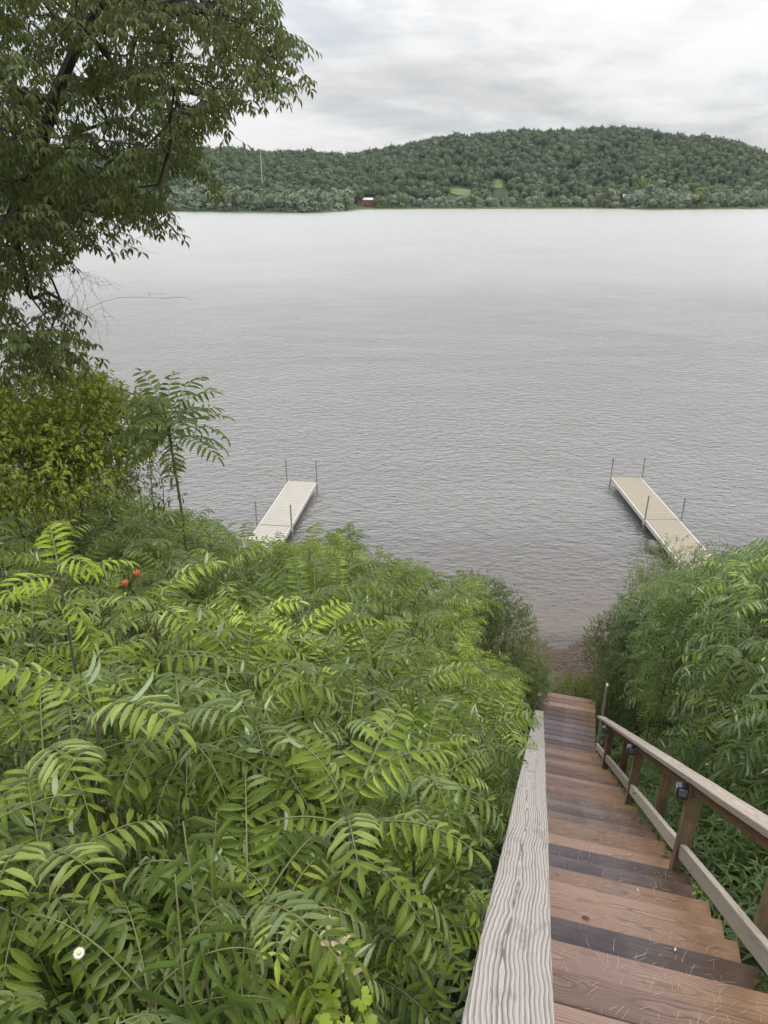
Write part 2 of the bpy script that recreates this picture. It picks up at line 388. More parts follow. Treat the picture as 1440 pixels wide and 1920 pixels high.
def hill_z(az, r):
    px = px_of_az_tab(az); rs = r_shore(az)
    q = unproj(px, interp(SKYL, px), 100.0); el = (q.z-H)/math.hypot(q.x, 100)
    top = H + el*1480 - TREEH
    if r < rs: return -3.0*(min(1, (rs-r)/30))
    a = min(1.0, (r-rs)/(max(1480-rs, 10)))
    z = 1.0*min(1, (r-rs)/8) + (top-1.0)*(0.06*a*5*min(1, a*2)*0.0 + (a*a*(3-2*a))**0.85)
    z += 5.0*math.sin(az*31 + r*.004)*math.sin(r*.011+az*9)*a*(1-a)*4
    if r > 1480: z = top - (r-1480)*.25
    return max(z, .2)
V = []; 
for az in AZ:
    rs = r_shore(az)
    rad = np.concatenate([[rs-60, rs-6, rs, rs+8], rs+8+(R2-rs-8)*np.linspace(.02, 1, 40)])
    for r in rad:
        V.append((math.sin(az)*r, math.cos(az)*r, hill_z(az, r) if r >= rs else -3.0*min(1, (rs-r)/6)))
V = np.array(V); kr = 44
I = (np.arange(len(AZ)-1)[:, None]*kr + np.arange(kr-1)[None, :]).ravel()
FQ = np.stack([I, I+kr, I+kr+1, I+1], 1)
m, N = new_mat('forest_floor'); geo = N.new('ShaderNodeNewGeometry'); p = geo.outputs['Position']
f1 = N.noise(p, .02, 5, .6); f2 = N.noise(p, .25, 5, .7)
c = N.mix(f2, (.022, .036, .016), (.045, .065, .028)); c = N.mix(N.mapr(f1, .5, .7, 0, .5), c, (.06, .085, .03))
outm(N, principled(N, c, .95, .1)); M_FLOOR = m
tag(link('hills', bulk_mesh('hills', V, FQ, M_FLOOR, smooth=True)), kind='structure')
def polar(px, r): az = az_of(px); return Vector((math.sin(az)*r, math.cos(az)*r, hill_z(az, r)))

# grassy strip on the far shore
m, N = new_mat('shore_grass'); p = N.new('ShaderNodeNewGeometry').outputs['Position']
c = N.mix(N.noise(p, .08, 4, .6), (.05, .075, .03), (.085, .12, .045)); outm(N, principled(N, c, .95, .1)); M_GRASSF = m
V = []; 
azs = AZ
for az in azs:
    rs = r_shore(az)
    for dr, dz in ((-1.5, -.5), (0.5, .2), (5, .7), (17, 1.2)): V.append((math.sin(az)*(rs+dr), math.cos(az)*(rs+dr), dz+.25))
I = (np.arange(len(azs)-1)[:, None]*4 + np.arange(3)[None, :]).ravel()
tag(link('shore_grass', bulk_mesh('shore_grass', np.array(V), np.stack([I, I+4, I+5, I+1], 1), M_GRASSF)), kind='structure')
# two meadow clearings on the slope
def clearing(px0, px1, r0, r1):
    V = []; n = 14
    for j in range(n+1):
        px = px0 + (px1-px0)*j/n; az = az_of(px)
        e = math.sin(math.pi*j/n)**.5*.5+.5
        rm = (r0+r1)/2; hw = (r1-r0)/2*e
        for k in range(5):
            r = rm + hw*(k/2-1); V.append((math.sin(az)*r, math.cos(az)*r, hill_z(az, r)+1.2))
    I = (np.arange(n)[:, None]*5 + np.arange(4)[None, :]).ravel()
    return link('meadow', bulk_mesh('meadow', np.array(V), np.stack([I, I+5, I+6, I+1], 1), M_MEAD, smooth=True))
m, N = new_mat('meadow_grass'); p = N.new('ShaderNodeNewGeometry').outputs['Position']
c = N.mix(N.noise(p, .06, 4, .6), (.070, .105, .040), (.10, .14, .055)); outm(N, principled(N, c, .95, .1)); M_MEAD = m
CLEAR = [(846, 884, 940, 985), (928, 944, 985, 1030)]
for cl_ in CLEAR: tag(clearing(*cl_), kind='structure')

# ---- crown clumps for distant trees
def far_leaf_mat(name, c0, c1, c2):
    m, N = new_mat(name)
    rnd = N.new('ShaderNodeAttribute', attribute_name='rnd').outputs['Fac']
    p = N.new('ShaderNodeNewGeometry').outputs['Position']
    oi = N.new('ShaderNodeObjectInfo').outputs['Random']
    n = N.noise(p, .006, 3, .6)
    r2 = N.math('FRACT', N.math('ADD', N.math('FLOOR', N.math('MULTIPLY', rnd, 10.0)), 0))
    tree = N.math('FRACT', N.math('ADD', rnd, N.math('MULTIPLY', oi, .7)))
    c = N.mix(tree, c0, c1); c = N.mix(N.mapr(n, .45, .65, 0, .6), c, c2)
    ps = principled(N, c, .8, .15); tr = N.new('ShaderNodeBsdfTranslucent', inp={0: c})
    outm(N, N.new('ShaderNodeMixShader', inp={0: .12, 1: ps, 2: tr.outputs[0]}).outputs[0]); return m
M_FOREST = far_leaf_mat('forest_leaf', (.018, .034, .018), (.072, .100, .052), (.050, .076, .030))
M_SHTREE = far_leaf_mat('shore_tree_leaf', (.10, .135, .09), (.20, .245, .17), (.11, .145, .07))
def crown(n, kind, rng):
    """n quads forming a lumpy crown of unit height; returns verts (n*4,3)"""
    if kind == 'conifer':
        h = rng.random(n)**.8; rad = .22*(1-h)*(.6+.5*np.sin(h*38)**2)+.01; th = rng.random(n)*2*np.pi
        c = np.stack([rad*np.cos(th), rad*np.sin(th), h], 1); sz = .07+.05*rng.random(n); out = c*[1, 1, 0]+[0, 0, .04]
    else:
        nl = 9; L = rng.normal(size=(nl, 3))*[.17, .17, .20]+[0, 0, .52]; Lr = .16+.11*rng.random(nl)
        L[0] = (0, 0, .58); Lr[0] = .34; L[1:4, 2] -= .26
        k = rng.integers(0, nl, n); dirs = rng.normal(size=(n, 3)); dirs /= np.linalg.norm(dirs, axis=1)[:, None]
        dirs[:, 2] = np.where(dirs[:, 2] < -.3, -dirs[:, 2], dirs[:, 2])
        c = L[k] + dirs*Lr[k][:, None]*(.85+.3*rng.random((n, 1))); c[:, 2] = np.maximum(c[:, 2], .03); sz = .055+.045*rng.random(n); out = dirs
    nrm = out/np.maximum(np.linalg.norm(out, axis=1), 1e-6)[:, None] + rng.normal(size=(n, 3))*.28
    nrm /= np.linalg.norm(nrm, axis=1)[:, None]
    a = np.cross(nrm, rng.normal(size=(n, 3))); a /= np.linalg.norm(a, axis=1)[:, None]; b = np.cross(nrm, a)
    V = np.stack([c-(a+b*.6)*sz[:, None]*.5, c+(a-b*.6)*sz[:, None]*.5, c+(a*.7+b)*sz[:, None]*.5, c-(a*.6-b)*sz[:, None]*.5], 1)
    return V.reshape(-1, 3)
def ico(n=2):
    import bmesh
    bm = bmesh.new(); bmesh.ops.create_icosphere(bm, subdivisions=n, radius=1)
    V = np.array([v.co[:] for v in bm.verts]); Fc = [tuple(v.index for v in f.verts) for f in bm.faces]; bm.free(); return V, Fc
def dome(kind, rng, n=2, wd=.30):
    V, Fc = ico(n); V = V.copy()
    if kind == 'conifer':
        h = (V[:, 2]+1)/2; rr = .17*(1-h)**.8*(1+.35*np.sin(h*34)); r0 = np.hypot(V[:, 0], V[:, 1])+1e-6
        V = np.stack([V[:, 0]/r0*rr, V[:, 1]/r0*rr, .05+.95*h], 1); V += rng.normal(size=V.shape)*.012; return V, np.array(Fc)
    L = rng.normal(size=(16, 3)); L /= np.linalg.norm(L, axis=1)[:, None]; L[:, 2] = np.abs(L[:, 2])*.9
    d = np.max(V @ L.T, axis=1)                       # bumps round each lobe direction
    amp = .72 + .42*np.clip((d-.72)/.28, 0, 1)**.7
    V = V*amp[:, None]*(1+rng.normal(size=(len(V), 1))*.13)
    V = V*np.array([wd, wd, .40]) + np.array([0, 0, .56]); Fc = np.array(Fc)
    m_ = 60; k = rng.integers(0, len(V), m_); c = V[k]; o = c-np.array([0, 0, .5]); o /= np.linalg.norm(o, axis=1)[:, None]
    nr = o + rng.normal(size=(m_, 3))*.6; a = np.cross(nr, rng.normal(size=(m_, 3))); a /= np.linalg.norm(a, axis=1)[:, None]; b_ = np.cross(nr, a); b_ /= np.linalg.norm(b_, axis=1)[:, None]
    c = c + o*.035; sz = (.05+.05*rng.random(m_))[:, None]
    Q = np.stack([c-a*sz, c+a*sz*.8-b_*sz*.4, c+b_*sz, ], 1).reshape(-1, 3)
    return np.concatenate([V*[.94, .94, .97], Q]), np.concatenate([Fc, np.arange(len(Q)).reshape(-1, 3)+len(V)])
CR = [dome('broad', RNG) for _ in range(9)] + [dome('conifer', RNG) for _ in range(2)]
Vs = []; Rn = []; Fcs = []; nvf = 0
cnt = 0
azl, azr = az_of(-150), az_of(1750)
for i in range(10500):
    az = azl + (azr-azl)*random.random(); rs = r_shore(az)
    a = random.random()**.85; r = rs + 34 + (1500-rs-34)*a
    px = px_of_az_tab(az)
    if any(c0-6 < px < c1+6 and r0-95 < r < r1+8 for c0, c1, r0, r1 in CLEAR): continue
    if 655 < px < 705 and r < 800: continue
    if a < .25 and random.random() < .25: continue
    hgt = random.triangular(7, 22, 13) * (1.0 if a < .8 else .8)
    con = random.random() < (.20 + .15*(r > 1380)); base, bf = CR[9+random.randrange(2)] if con else CR[random.randrange(9)]
    if con: hgt *= 1.05
    th = random.random()*6.28; c_, s_ = math.cos(th), math.sin(th); wd = random.uniform(.95, 1.4)
    R = np.array([[c_*wd, -s_*wd, 0], [s_*wd, c_*wd, 0], [0, 0, 1]])
    Fcs.append(bf+nvf); nvf += len(base)
    Vs.append(base @ R.T * hgt + np.array([math.sin(az)*r, math.cos(az)*r, hill_z(az, r)-1.5]))
    tr = random.random()*(.55 if con else 1); Rn.append(np.clip(tr + RNG.normal(size=len(base))*.22, 0, .999)); cnt += 1
V = np.concatenate(Vs); FQ = np.concatenate(Fcs)
fo = link('forest', bulk_mesh('forest', V, FQ, M_FOREST, np.concatenate(Rn)))
tag(fo, 'dense green forest covering the hills across the lake', 'forest', None, 'stuff')

# ---- row of separate trees along the far shore
SHV = []
for q in range(6):
    b = MB(); Vc = crown(650, 'broad', RNG); b.add(Vc, [tuple(range(i, i+4)) for i in range(0, len(Vc), 4)])
    b.r[-1] = np.clip(np.repeat(.5+RNG.normal(size=650)*.22, 4), 0, 1)
    dv, df = dome('broad', RNG, 2, .25); b.add(dv*[1, 1, .92]+[0, 0, -.03], [tuple(f) for f in df], r=.35)
    cm = b.mesh('crown', M_SHTREE)
    b = MB(); b.tube([(0, 0, -.04), (.01, 0, .2), (-.01, .01, .45)], [.03, .022, .012], 6); b.tube([(0, 0, .25), (.1, .05, .5)], [.014, .006], 5)
    SHV.append((cm, b.mesh('trunk', M_BARK)))
WARM = far_leaf_mat('shore_tree_green', (.06, .09, .03), (.12, .15, .045), (.10, .13, .04))
def shore_tree(px, back, hgt, wd, label, green=False, group='trees lining the far shore'):
    az = az_of(px); rs = r_shore(az); r = rs + back
    e = empty('shore_tree', (math.sin(az)*r, math.cos(az)*r, .9), (0, 0, random.random()*6)); e.scale = (hgt*wd, hgt*wd, hgt)
    cm, tm = random.choice(SHV); c = link('crown', cm, None, e); link('trunk', tm, None, e)
    if green: c.material_slots[0].link = 'OBJECT'; c.material_slots[0].material = WARM
    tag(e, label, 'tree', group); return e
px = 318; row = []
while px < 1450:
    if px < 655: hg = random.uniform(14, 20); bk = random.uniform(5, 16)
    elif px < 715: px += 14; continue
    elif 1158 < px < 1180: px += 8; continue
    elif px < 1120: hg = random.uniform(9, 15); bk = random.uniform(10, 18)
    else: hg = random.uniform(15, 22); bk = random.uniform(9, 17)
    row.append((px, bk, hg, random.uniform(.85, 1.25), random.random() < .2))
    px += random.uniform(9, 17)
ORD = 'first second third fourth fifth sixth seventh eighth ninth tenth eleventh twelfth thirteenth fourteenth fifteenth sixteenth seventeenth eighteenth nineteenth twentieth'.split()
ORD += ['twenty '+o for o in ORD[:9]] + ['thirtieth'] + ['thirty '+o for o in ORD[:9]] + ['fortieth'] + ['forty '+o for o in ORD[:9]]
lf_ = sorted([r for r in row if r[0] < 660], reverse=True); md_ = sorted(r for r in row if 660 <= r[0] < 1165); rt_ = sorted(r for r in row if r[0] >= 1165)
for rows, where, look in ((lf_, 'left of the red barn', 'bushy'), (md_, 'right of the red barn', 'low rounded'), (rt_, 'right of the pale grey house', 'tall rounded')):
    for k, r in enumerate(rows): shore_tree(r[0], r[1], r[2], r[3], look+' '+('green' if r[4] else 'grey green')+' shore tree, '+ORD[k]+' '+where, r[4])
for px, hg in ((640, 15), (712, 12), (704, 9)): shore_tree(px, 12, hg, 1.2, 'dark bushy tree standing close beside the red barn', True, 'trees beside the red barn')
shore_tree(1208, 45, 31, 1.0, 'very large dark domed tree rising behind the shore trees, right of the pale grey house', True)

# ---- red barn, two houses, radio mast
M_RED = plain('red_paint', (.16, .050, .042), .7, .2, .5); M_ROOF = plain('white_roof', (.34, .34, .34), .5, .3, .4, .1)
M_WHT = plain('white_siding', (.62, .62, .60), .7, .2, .5, .1); M_GRW = plain('grey_siding', (.30, .30, .30), .7, .2, .5, .15); M_DARKG = plain('dark_glass', (.02, .022, .025), .2, .5, 1)
def house(name, px, back, W_, D_, Hh, roof_h, mw, mr, label, cat, rot=0.0, lift=1.6):
    az = az_of(px); r = r_shore(az)+back
    e = empty(name, (math.sin(az)*r, math.cos(az)*r, max(hill_z(az, r), lift)-.3), (0, 0, -az+rot))
    b = MB(); b.box((0, 0, Hh/2), (W_, D_, Hh)); 
    b.add([(-W_/2, -D_/2, Hh), (-W_/2, D_/2, Hh), (-W_/2, 0, Hh+roof_h), (W_/2, -D_/2, Hh), (W_/2, D_/2, Hh), (W_/2, 0, Hh+roof_h)], [(0, 2, 1), (3, 4, 5)])
    b.build('wall', mw, e)
    b = MB()
    for s in (-1, 1):
        o = .6; y0 = s*(D_/2+o); z0 = Hh-o*roof_h/(D_/2)
        v = [(-W_/2-o, y0, z0), (W_/2+o, y0, z0), (W_/2+o, 0, Hh+roof_h), (-W_/2-o, 0, Hh+roof_h)]
        v += [(a_, b_, c_+.25) for a_, b_, c_ in v]
        b.add(v, [(0, 3, 2, 1), (4, 5, 6, 7), (0, 1, 5, 4), (1, 2, 6, 5), (2, 3, 7, 6), (3, 0, 4, 7)])
    b.build('roof', mr, e)
    b = MB(); b.box((0, -D_/2-.04, 1.3), (W_*.16, .1, 2.6)); b.build('door', M_DARKG, e)
    for q in (-.3, .3):
        b = MB(); b.box((q*W_, -D_/2-.04, Hh*.55), (W_*.12, .1, 1.3)); b.build('window', M_DARKG, e)
    return tag(e, label, cat)
house('barn', 683, 40, 17, 10, 6.0, 1.9, M_RED, M_ROOF, 'red barn with a white metal roof among the far shore trees', 'barn', .2, 3.2)
house('house', 1179, 30, 6, 8, 9, 3, M_GRW, M_GRW, 'tall narrow pale grey house between trees on the far shore', 'house', .1)
house('cottage', 1215, 26, 5, 5, 6.5, 1.8, M_WHT, M_ROOF, 'small white cottage almost hidden by trees on the far shore', 'cottage')
mp_ = polar(491, 760); e = empty('radio_mast', mp_)
topz = unproj(490, 284, mp_.y).z - mp_.z
M_MAST = plain('mast_steel', (.45, .45, .43), .5, .4, .3, .1)
b = MB()
for k in range(3):
    a_ = k*2.094; b.tube([(math.cos(a_)*.5, math.sin(a_)*.5, 0), (math.cos(a_)*.32, math.sin(a_)*.32, topz)], .10, 5)
for j in range(int(topz/2.5)):
    for k in range(3):
        a0 = k*2.094; a1_ = (k+1)*2.094; b.tube([(math.cos(a0)*.45, math.sin(a0)*.45, j*2.5), (math.cos(a1_)*.45, math.sin(a1_)*.45, j*2.5+2.5)], .05, 4)
b.build('lattice', M_MAST, e)
b = MB(); b.tube([(0, 0, topz), (0, 0, topz+3)], .08, 5); b.build('aerial', M_MAST, e)
tag(e, 'thin pale lattice radio mast rising above the wooded far hills', 'mast')

# ------------------------------------------------------------------ docks
def deck_mat(name, c0, c1):
    m, N = new_mat(name); co = N.new('ShaderNodeTexCoord').outputs['Object']
    s = N.new('ShaderNodeSeparateXYZ', inp={0: co})
    gy = N.math('FRACT', N.math('MULTIPLY', s.outputs[1], 1/.14)); gx = N.math('FRACT', N.math('MULTIPLY', s.outputs[0], 1/.10))
    groove = N.mapr(N.math('ABSOLUTE', N.math('SUBTRACT', gy, .5)), .38, .46)
    hole = N.mapr(N.math('ABSOLUTE', N.math('SUBTRACT', gx, .5)), .34, .44, 0, .6)
    pan = N.noise(co, 1.4, 3, .6)
    c = N.mix(pan, c0, c1); c = N.mix(N.mapr(N.noise(co, 16, 4, .7), .5, .8, 0, .4), c, tuple(q*.6 for q in c0))
    dk = N.math('MAXIMUM', groove, hole)
    c = N.mix(N.math('MULTIPLY', dk, .75), c, tuple(q*.25 for q in c0))
    outm(N, principled(N, c, .65, .3, bump(N, N.math('SUBTRACT', 1.0, dk), .8, .006))); return m
M_DECKL = deck_mat('dock_panel_cream', (.27, .255, .22), (.36, .34, .295)); M_DECKR = deck_mat('dock_panel_tan', (.21, .195, .150), (.29, .25, .185))
M_ALU = plain('aluminium', (.38, .375, .35), .55, .4, 6, .15, .3); M_POLE = plain('galvanised_pole', (.22, .21, .21), .5, .5, 5, .25, .4)
DECKZ = .42
def dock(x, y, ang, nsec, L, W, md, label, ph=.95, ptop_first=None):
    """origin at the lake end, local -Y towards the shore"""
    e = empty('dock', (x, y, 0), (0, 0, ang))
    for k in range(nsec):
        y0 = -k*L; 
        b = MB(); b.box((0, 0, 0), (W-.09, L-.05, .03)); o = b.build('deck_panel', md, e); o.location = (0, y0-L/2, DECKZ-.012)
        b = MB()
        for s in (-1, 1): b.box((s*(W/2-.022), y0-L/2, DECKZ-.065), (.045, L-.012, .15))
        for yy_ in (y0-.025, y0-L+.025): b.box((0, yy_, DECKZ-.075), (W-.09, .04, .12))
        b.build('frame', M_ALU, e)
        for yy_ in ([y0-.12] if k else [y0-.10]) + ([y0-L+.1] if k == nsec-1 else []):
            for s in (-1, 1):
                b = MB(); xx = s*(W/2+.035); lean = random.uniform(-.02, .02)
                gz = ground(x, y-k*L)-.3
                b.tube([(xx, yy_, gz), (xx+lean, yy_, DECKZ+ph+random.uniform(-.05, .05))], .027, 8)
                po = b.build('pole', M_POLE, e)
                b = MB(); b.box((xx-s*.005, yy_, DECKZ-.07), (.085, .09, .13)); b.build('bracket', M_ALU, po)
    return tag(e, label, 'dock')
angL = -math.atan2(.53, 4.2)
dock(-3.325, 26.5, angL, 3, 4.25, 1.18, M_DECKL, 'cream panelled dock left of the stairs, reaching into the lake')
dock(10.03, 26.95, -.005, 3, 4.15, 1.24, M_DECKR, 'tan panelled dock at the right, half hidden by bushes at its shore end')
IV, IF = ico(3)
M_ROCK = plain('wet_rock', (.085, .08, .075), .6, .4, 6, .5, 0, .02)
def rock(x, y, z, s, label):
    b = MB(); n = np.array([1 + .13*math.sin(v[0]*4+x)+.1*math.sin(v[1]*5+v[2]*3+y)+.05*math.sin(v[2]*11) for v in IV])[:, None]
    b.add(IV*n*np.array(s), IF); o = b.build('rock', M_ROCK, None, True); o.location = (x, y, z); tag(o, label, 'rock')
rock(9.25, 21.2, .05, (.34, .3, .26), 'dark round rock in the water beside the tan dock')
rock(-2.9, 20.9, .0, (.4, .4, .28), 'dark rock half under the cream dock')

# ------------------------------------------------------------------ staircase
def board(name, sz, loc, mat, parent, rot=(0, 0, 0), label=None, bev=.004):
    """sz = (across, along grain, thick) in local axes"""
    x, y, z = [q/2 for q in sz]; b = MB(); e_ = min(bev, x*.4, z*.4)
    prof = [(-x+e_, -z), (x-e_, -z), (x, -z+e_), (x, z-e_), (x-e_, z), (-x+e_, z), (-x, z-e_), (-x, -z+e_)]
    ny = max(1, int(sz[1]/.5)); V = []; jit = random.random()*10
    for j in range(ny+1):
        yy_ = -y + 2*y*j/ny
        wx = .0016*math.sin(j*1.7+jit); wz = .0012*math.sin(j*2.3+jit)
        for (a_, c_) in prof: V.append((a_+wx, yy_, c_+wz))
    Fc = [(j*8+(k+1) % 8, j*8+k, (j+1)*8+k, (j+1)*8+(k+1) % 8) for j in range(ny) for k in range(8)]
    Fc += [tuple(range(8)), tuple(ny*8+k for k in range(8))[::-1]]
    b.add(V, [q[::-1] for q in Fc]); o = b.build(name, mat, parent)
    o.location = loc; o.rotation_euler = rot
    if label: o['label'] = label
    return o
RZ = -A                                        # stair heading
SLOPE = math.atan(M_)
def grain_cross(): return RZ - math.pi/2       # local Y -> across the stairs (towards +u)
ST = empty('staircase', P(0, .55, stair_z(0)), (0, 0, 0))
def W2L(v): return Vector(v) - ST.location
def tread_mat(k):
    if k in (3, 7, 8): return W_DRK
    if k in (4, 5, 6, 9, 10, 11): return W_ORG
    if k in (12, 13, 14, 15): return W_GRY
    if k in (0, 1, 2, -1): return W_RED
    return [W_RED, W_ORG, W_RED, W_GRY, W_RED, W_RED][k % 6]
UL, UR = -.03, 1.147
NT_ = 34
for k in range(-7, NT_):
    tn = T0 + RUN*k; z = stair_z(tn)
    off = random.uniform(-.012, .012)
    mt = tread_mat(k)
    for j, (dpt, cc) in enumerate(((.139, .0695), (.139, .0695+.143))):
        u0, u1 = UL, UR + off + random.uniform(-.004, .004)
        board('tread', (.139, u1-u0, .038), W2L(P(tn-cc, (u0+u1)/2, z-.019 + random.uniform(-.0015, .0015))), mt, ST, (0, 0, grain_cross()+random.uniform(-.003, .003)))
# landing
for j in range(-2, 10):
    t = TL - .005 + .148*j + .082 + (.03 if j < 0 else 0)*0
    mt = W_PUR if j < 4 else (W_GRY if j < 7 else (W_ORG if j != 8 else W_RED))
    board('landing_board', (.139, UR-UL, .038), W2L(P(t, (UL+UR)/2 - (.0), H-DL-.019)), mt, ST, (0, 0, grain_cross()+random.uniform(-.004, .004)))
# top platform behind the viewer
tp = T0 + RUN*(-8); zt = stair_z(tp)
for j in range(14):
    board('landing_board', (.139, 1.4, .038), W2L(P(tp-.07-.145*j, .55, zt-.019)), W_RED, ST, (0, 0, grain_cross()))
# stringers (sloped)
def sloped(name, t0, t1, u, hh, sz, mat, label=None, dz0=0.0):
    """long member parallel to the flight, its centre hh above the nosing line"""
    tm = (t0+t1)/2; L = (t1-t0)/math.cos(SLOPE)
    M3 = Matrix.Rotation(RZ, 3, 'Z') @ Matrix.Rotation(-SLOPE, 3, 'X')
    return board(name, (sz[0], L, sz[1]), W2L(P(tm, u, stair_z(tm)+hh)), mat, ST, M3.to_euler(), label)
for u in (.02, .55, 1.09): sloped('stringer', tp, TL, u, -.30, (.038, .28), W_DRK)
for u in (0.0, 1.10): board('stringer', (.038, 1.5, .19), W2L(P(TL+.74, u, H-DL-.135)), W_DRK, ST, (0, 0, RZ))
# left handrail: two lengths butted
HL = .815
M3 = Matrix.Rotation(RZ, 3, 'Z') @ Matrix.Rotation(-SLOPE, 3, 'X')
JT = 4.36
for (t0, t1) in ((-1.6, JT), (JT+.004, 9.52)):
    sloped('handrail', t0, t1, .009, HL-.019/math.cos(SLOPE), (.14, .038), W_CAP, 'bleached grey handrail board with bold wavy grain')
sloped('subrail', -1.6, 9.46, -.040, HL-.038/math.cos(SLOPE)-.056, (.038, .089), W_SUB)
sloped('lower_rail', -1.6, 9.46, .03, .22, (.038, .089), W_LOW)
def post(t, u, z0, z1, s=.089, name='post', mat=None, sy=None):
    return board(name, (s, z1-z0, sy or s), W2L(P(t, u, (z0+z1)/2)), mat or W_POST, ST, (Matrix.Rotation(RZ, 3, 'Z') @ Matrix.Rotation(math.pi/2, 3, 'X')).to_euler())
for t in (-1.0, 1.5, 3.95, 6.28, 8.82): post(t, .020, stair_z(t)-1.0, stair_z(t)+HL-.075)
# tall landing posts
post(11.15, -.02, H-DL-.6, H-DL+1.12, .038, 'post', W_LOW, .089)
post(11.12, 1.165, H-DL-.6, H-DL+1.62, .038, 'post', W_LOW, .089)
# right railing
HR = .875; UC = 1.075
for (t0, t1) in ((-1.4, 4.62), (4.625, 10.35)):
    sloped('handrail', t0, t1, UC, HR-.019/math.cos(SLOPE), (.14, .038), W_RCAP, 'weathered brownish grey handrail cap')
sloped('subrail', -1.4, 10.3, UC+.012, HR-.038/math.cos(SLOPE)-.050, (.038, .089), W_SUB)
PT = (-1.0, 1.3, 3.96, 6.28, 8.82)
for t in PT: post(t, UC+.010, stair_z(t)-1.1, stair_z(t)+HR-.075)
for a_, b_ in list(zip(PT, PT[1:])) + [(8.82, 10.35)]:
    sloped('lower_rail', a_+.047, b_-.047, UC+.005, .20, (.045, .10), W_LOW)
for t in (-.1, 2.62, 5.12, 7.55, 9.65): post(t, UC+.075, stair_z(t)+.10, stair_z(t)+HR-.10, .089, 'baluster', W_POST, .038)

# staircase children already relative to ST
tag(ST, 'long weathered wooden staircase with handrails descending the bank to the beach', 'staircase')

# solar lamps
M_BLK = plain('black_plastic', (.012, .012, .013), .35, .5, 8, .2)
m, N = new_mat('clear_lens'); outm(N, principled(N, (.16, .16, .18), .15, .5)); M_LENS = m
m, N = new_mat('solar_cell'); outm(N, principled(N, (.03, .035, .06), .15, .6)); M_CELL = m
def lamp(t, u, z, label, sgn=1):
    e = empty('solar_lamp', P(t, u, z), (0, 0, RZ))
    b = MB()   # faceted housing: square top, tapering to a point
    w_, d_ = .036, .030
    v = [(-w_, -d_, .035), (w_, -d_, .035), (w_, d_, .035), (-w_, d_, .035), (-w_, -d_, -.045), (w_, -d_, -.045), (w_, d_, -.045), (-w_, d_, -.045), (0.01, d_*.6, -.115)]
    b.add(v, [(0, 1, 2, 3), (0, 4, 5, 1), (1, 5, 6, 2), (2, 6, 7, 3), (3, 7, 4, 0), (4, 8, 5), (5, 8, 6), (6, 8, 7), (7, 8, 4)]); b.build('housing', M_BLK, e)
    b = MB(); b.box((0, -d_-.004, 0), (.056, .008, .06)); b.box((-w_-.003, 0, 0), (.006, .046, .06)); b.build('lens', M_LENS, e)
    b = MB(); b.box((0, 0, .037), (.06, .05, .006)); b.build('solar_panel', M_CELL, e)
    return tag(e, label, 'lamp', None)
for (t, lab) in ((3.98, 'black solar lamp on the right railing post nearest the viewer'), (6.30, 'black solar lamp on the second right railing post'), (8.84, 'small solar lamp on the farthest right railing post')):
    lamp(t-.01, UC-.072, stair_z(t)+HR-.125, lab)
lamp(11.1, -.085, H-DL+.35, 'small solar lamp on the left post by the landing')

# ------------------------------------------------------------------ plants
def leaflet_t(nseg=4):
    """unit leaflet along +X, width 1 (scaled later), slight fold and droop; uv=(along, side)"""
    V = [(0, 0, 0)]; U = [(0, 0)]
    for i in range(1, nseg+1):
        a = i/(nseg+1); wd = (a**.68*(1-a)**.80)/.50*.5
        for s in (-1, 0, 1): V.append((a, s*wd, (.10*abs(s) if s else 0) - .18*a*a)); U.append((a, s))
    V.append((1, 0, -.22)); U.append((1, 0))
    Fc = [(0, 1, 2), (0, 2, 3)]
    for i in range(nseg-1):
        b = 1+i*3; Fc += [(b, b+3, b+4, b+1), (b+1, b+4, b+5, b+2)]
    b = 1+(nseg-1)*3; t = len(V)-1; Fc += [(b, t, b+1), (b+1, t, b+2)]
    return np.array(V), [q for q in Fc], np.array(U)
LT4, LT1 = leaflet_t(4), leaflet_t(1)
def put_leaflet(mb, org, xdir, up, L, W, T=LT4, r=None):
    x = xdir.normalized(); y = up.cross(x); y = y.normalized() if y.length > 1e-5 else x.orthogonal().normalized(); z = x.cross(y)
    V = T[0]*np.array([L, W, L]); M = np.array([x[:], y[:], z[:]])
    mb.add(V @ M + np.array(org[:]), [q[::-1] if False else q for q in T[1]], T[2], r)
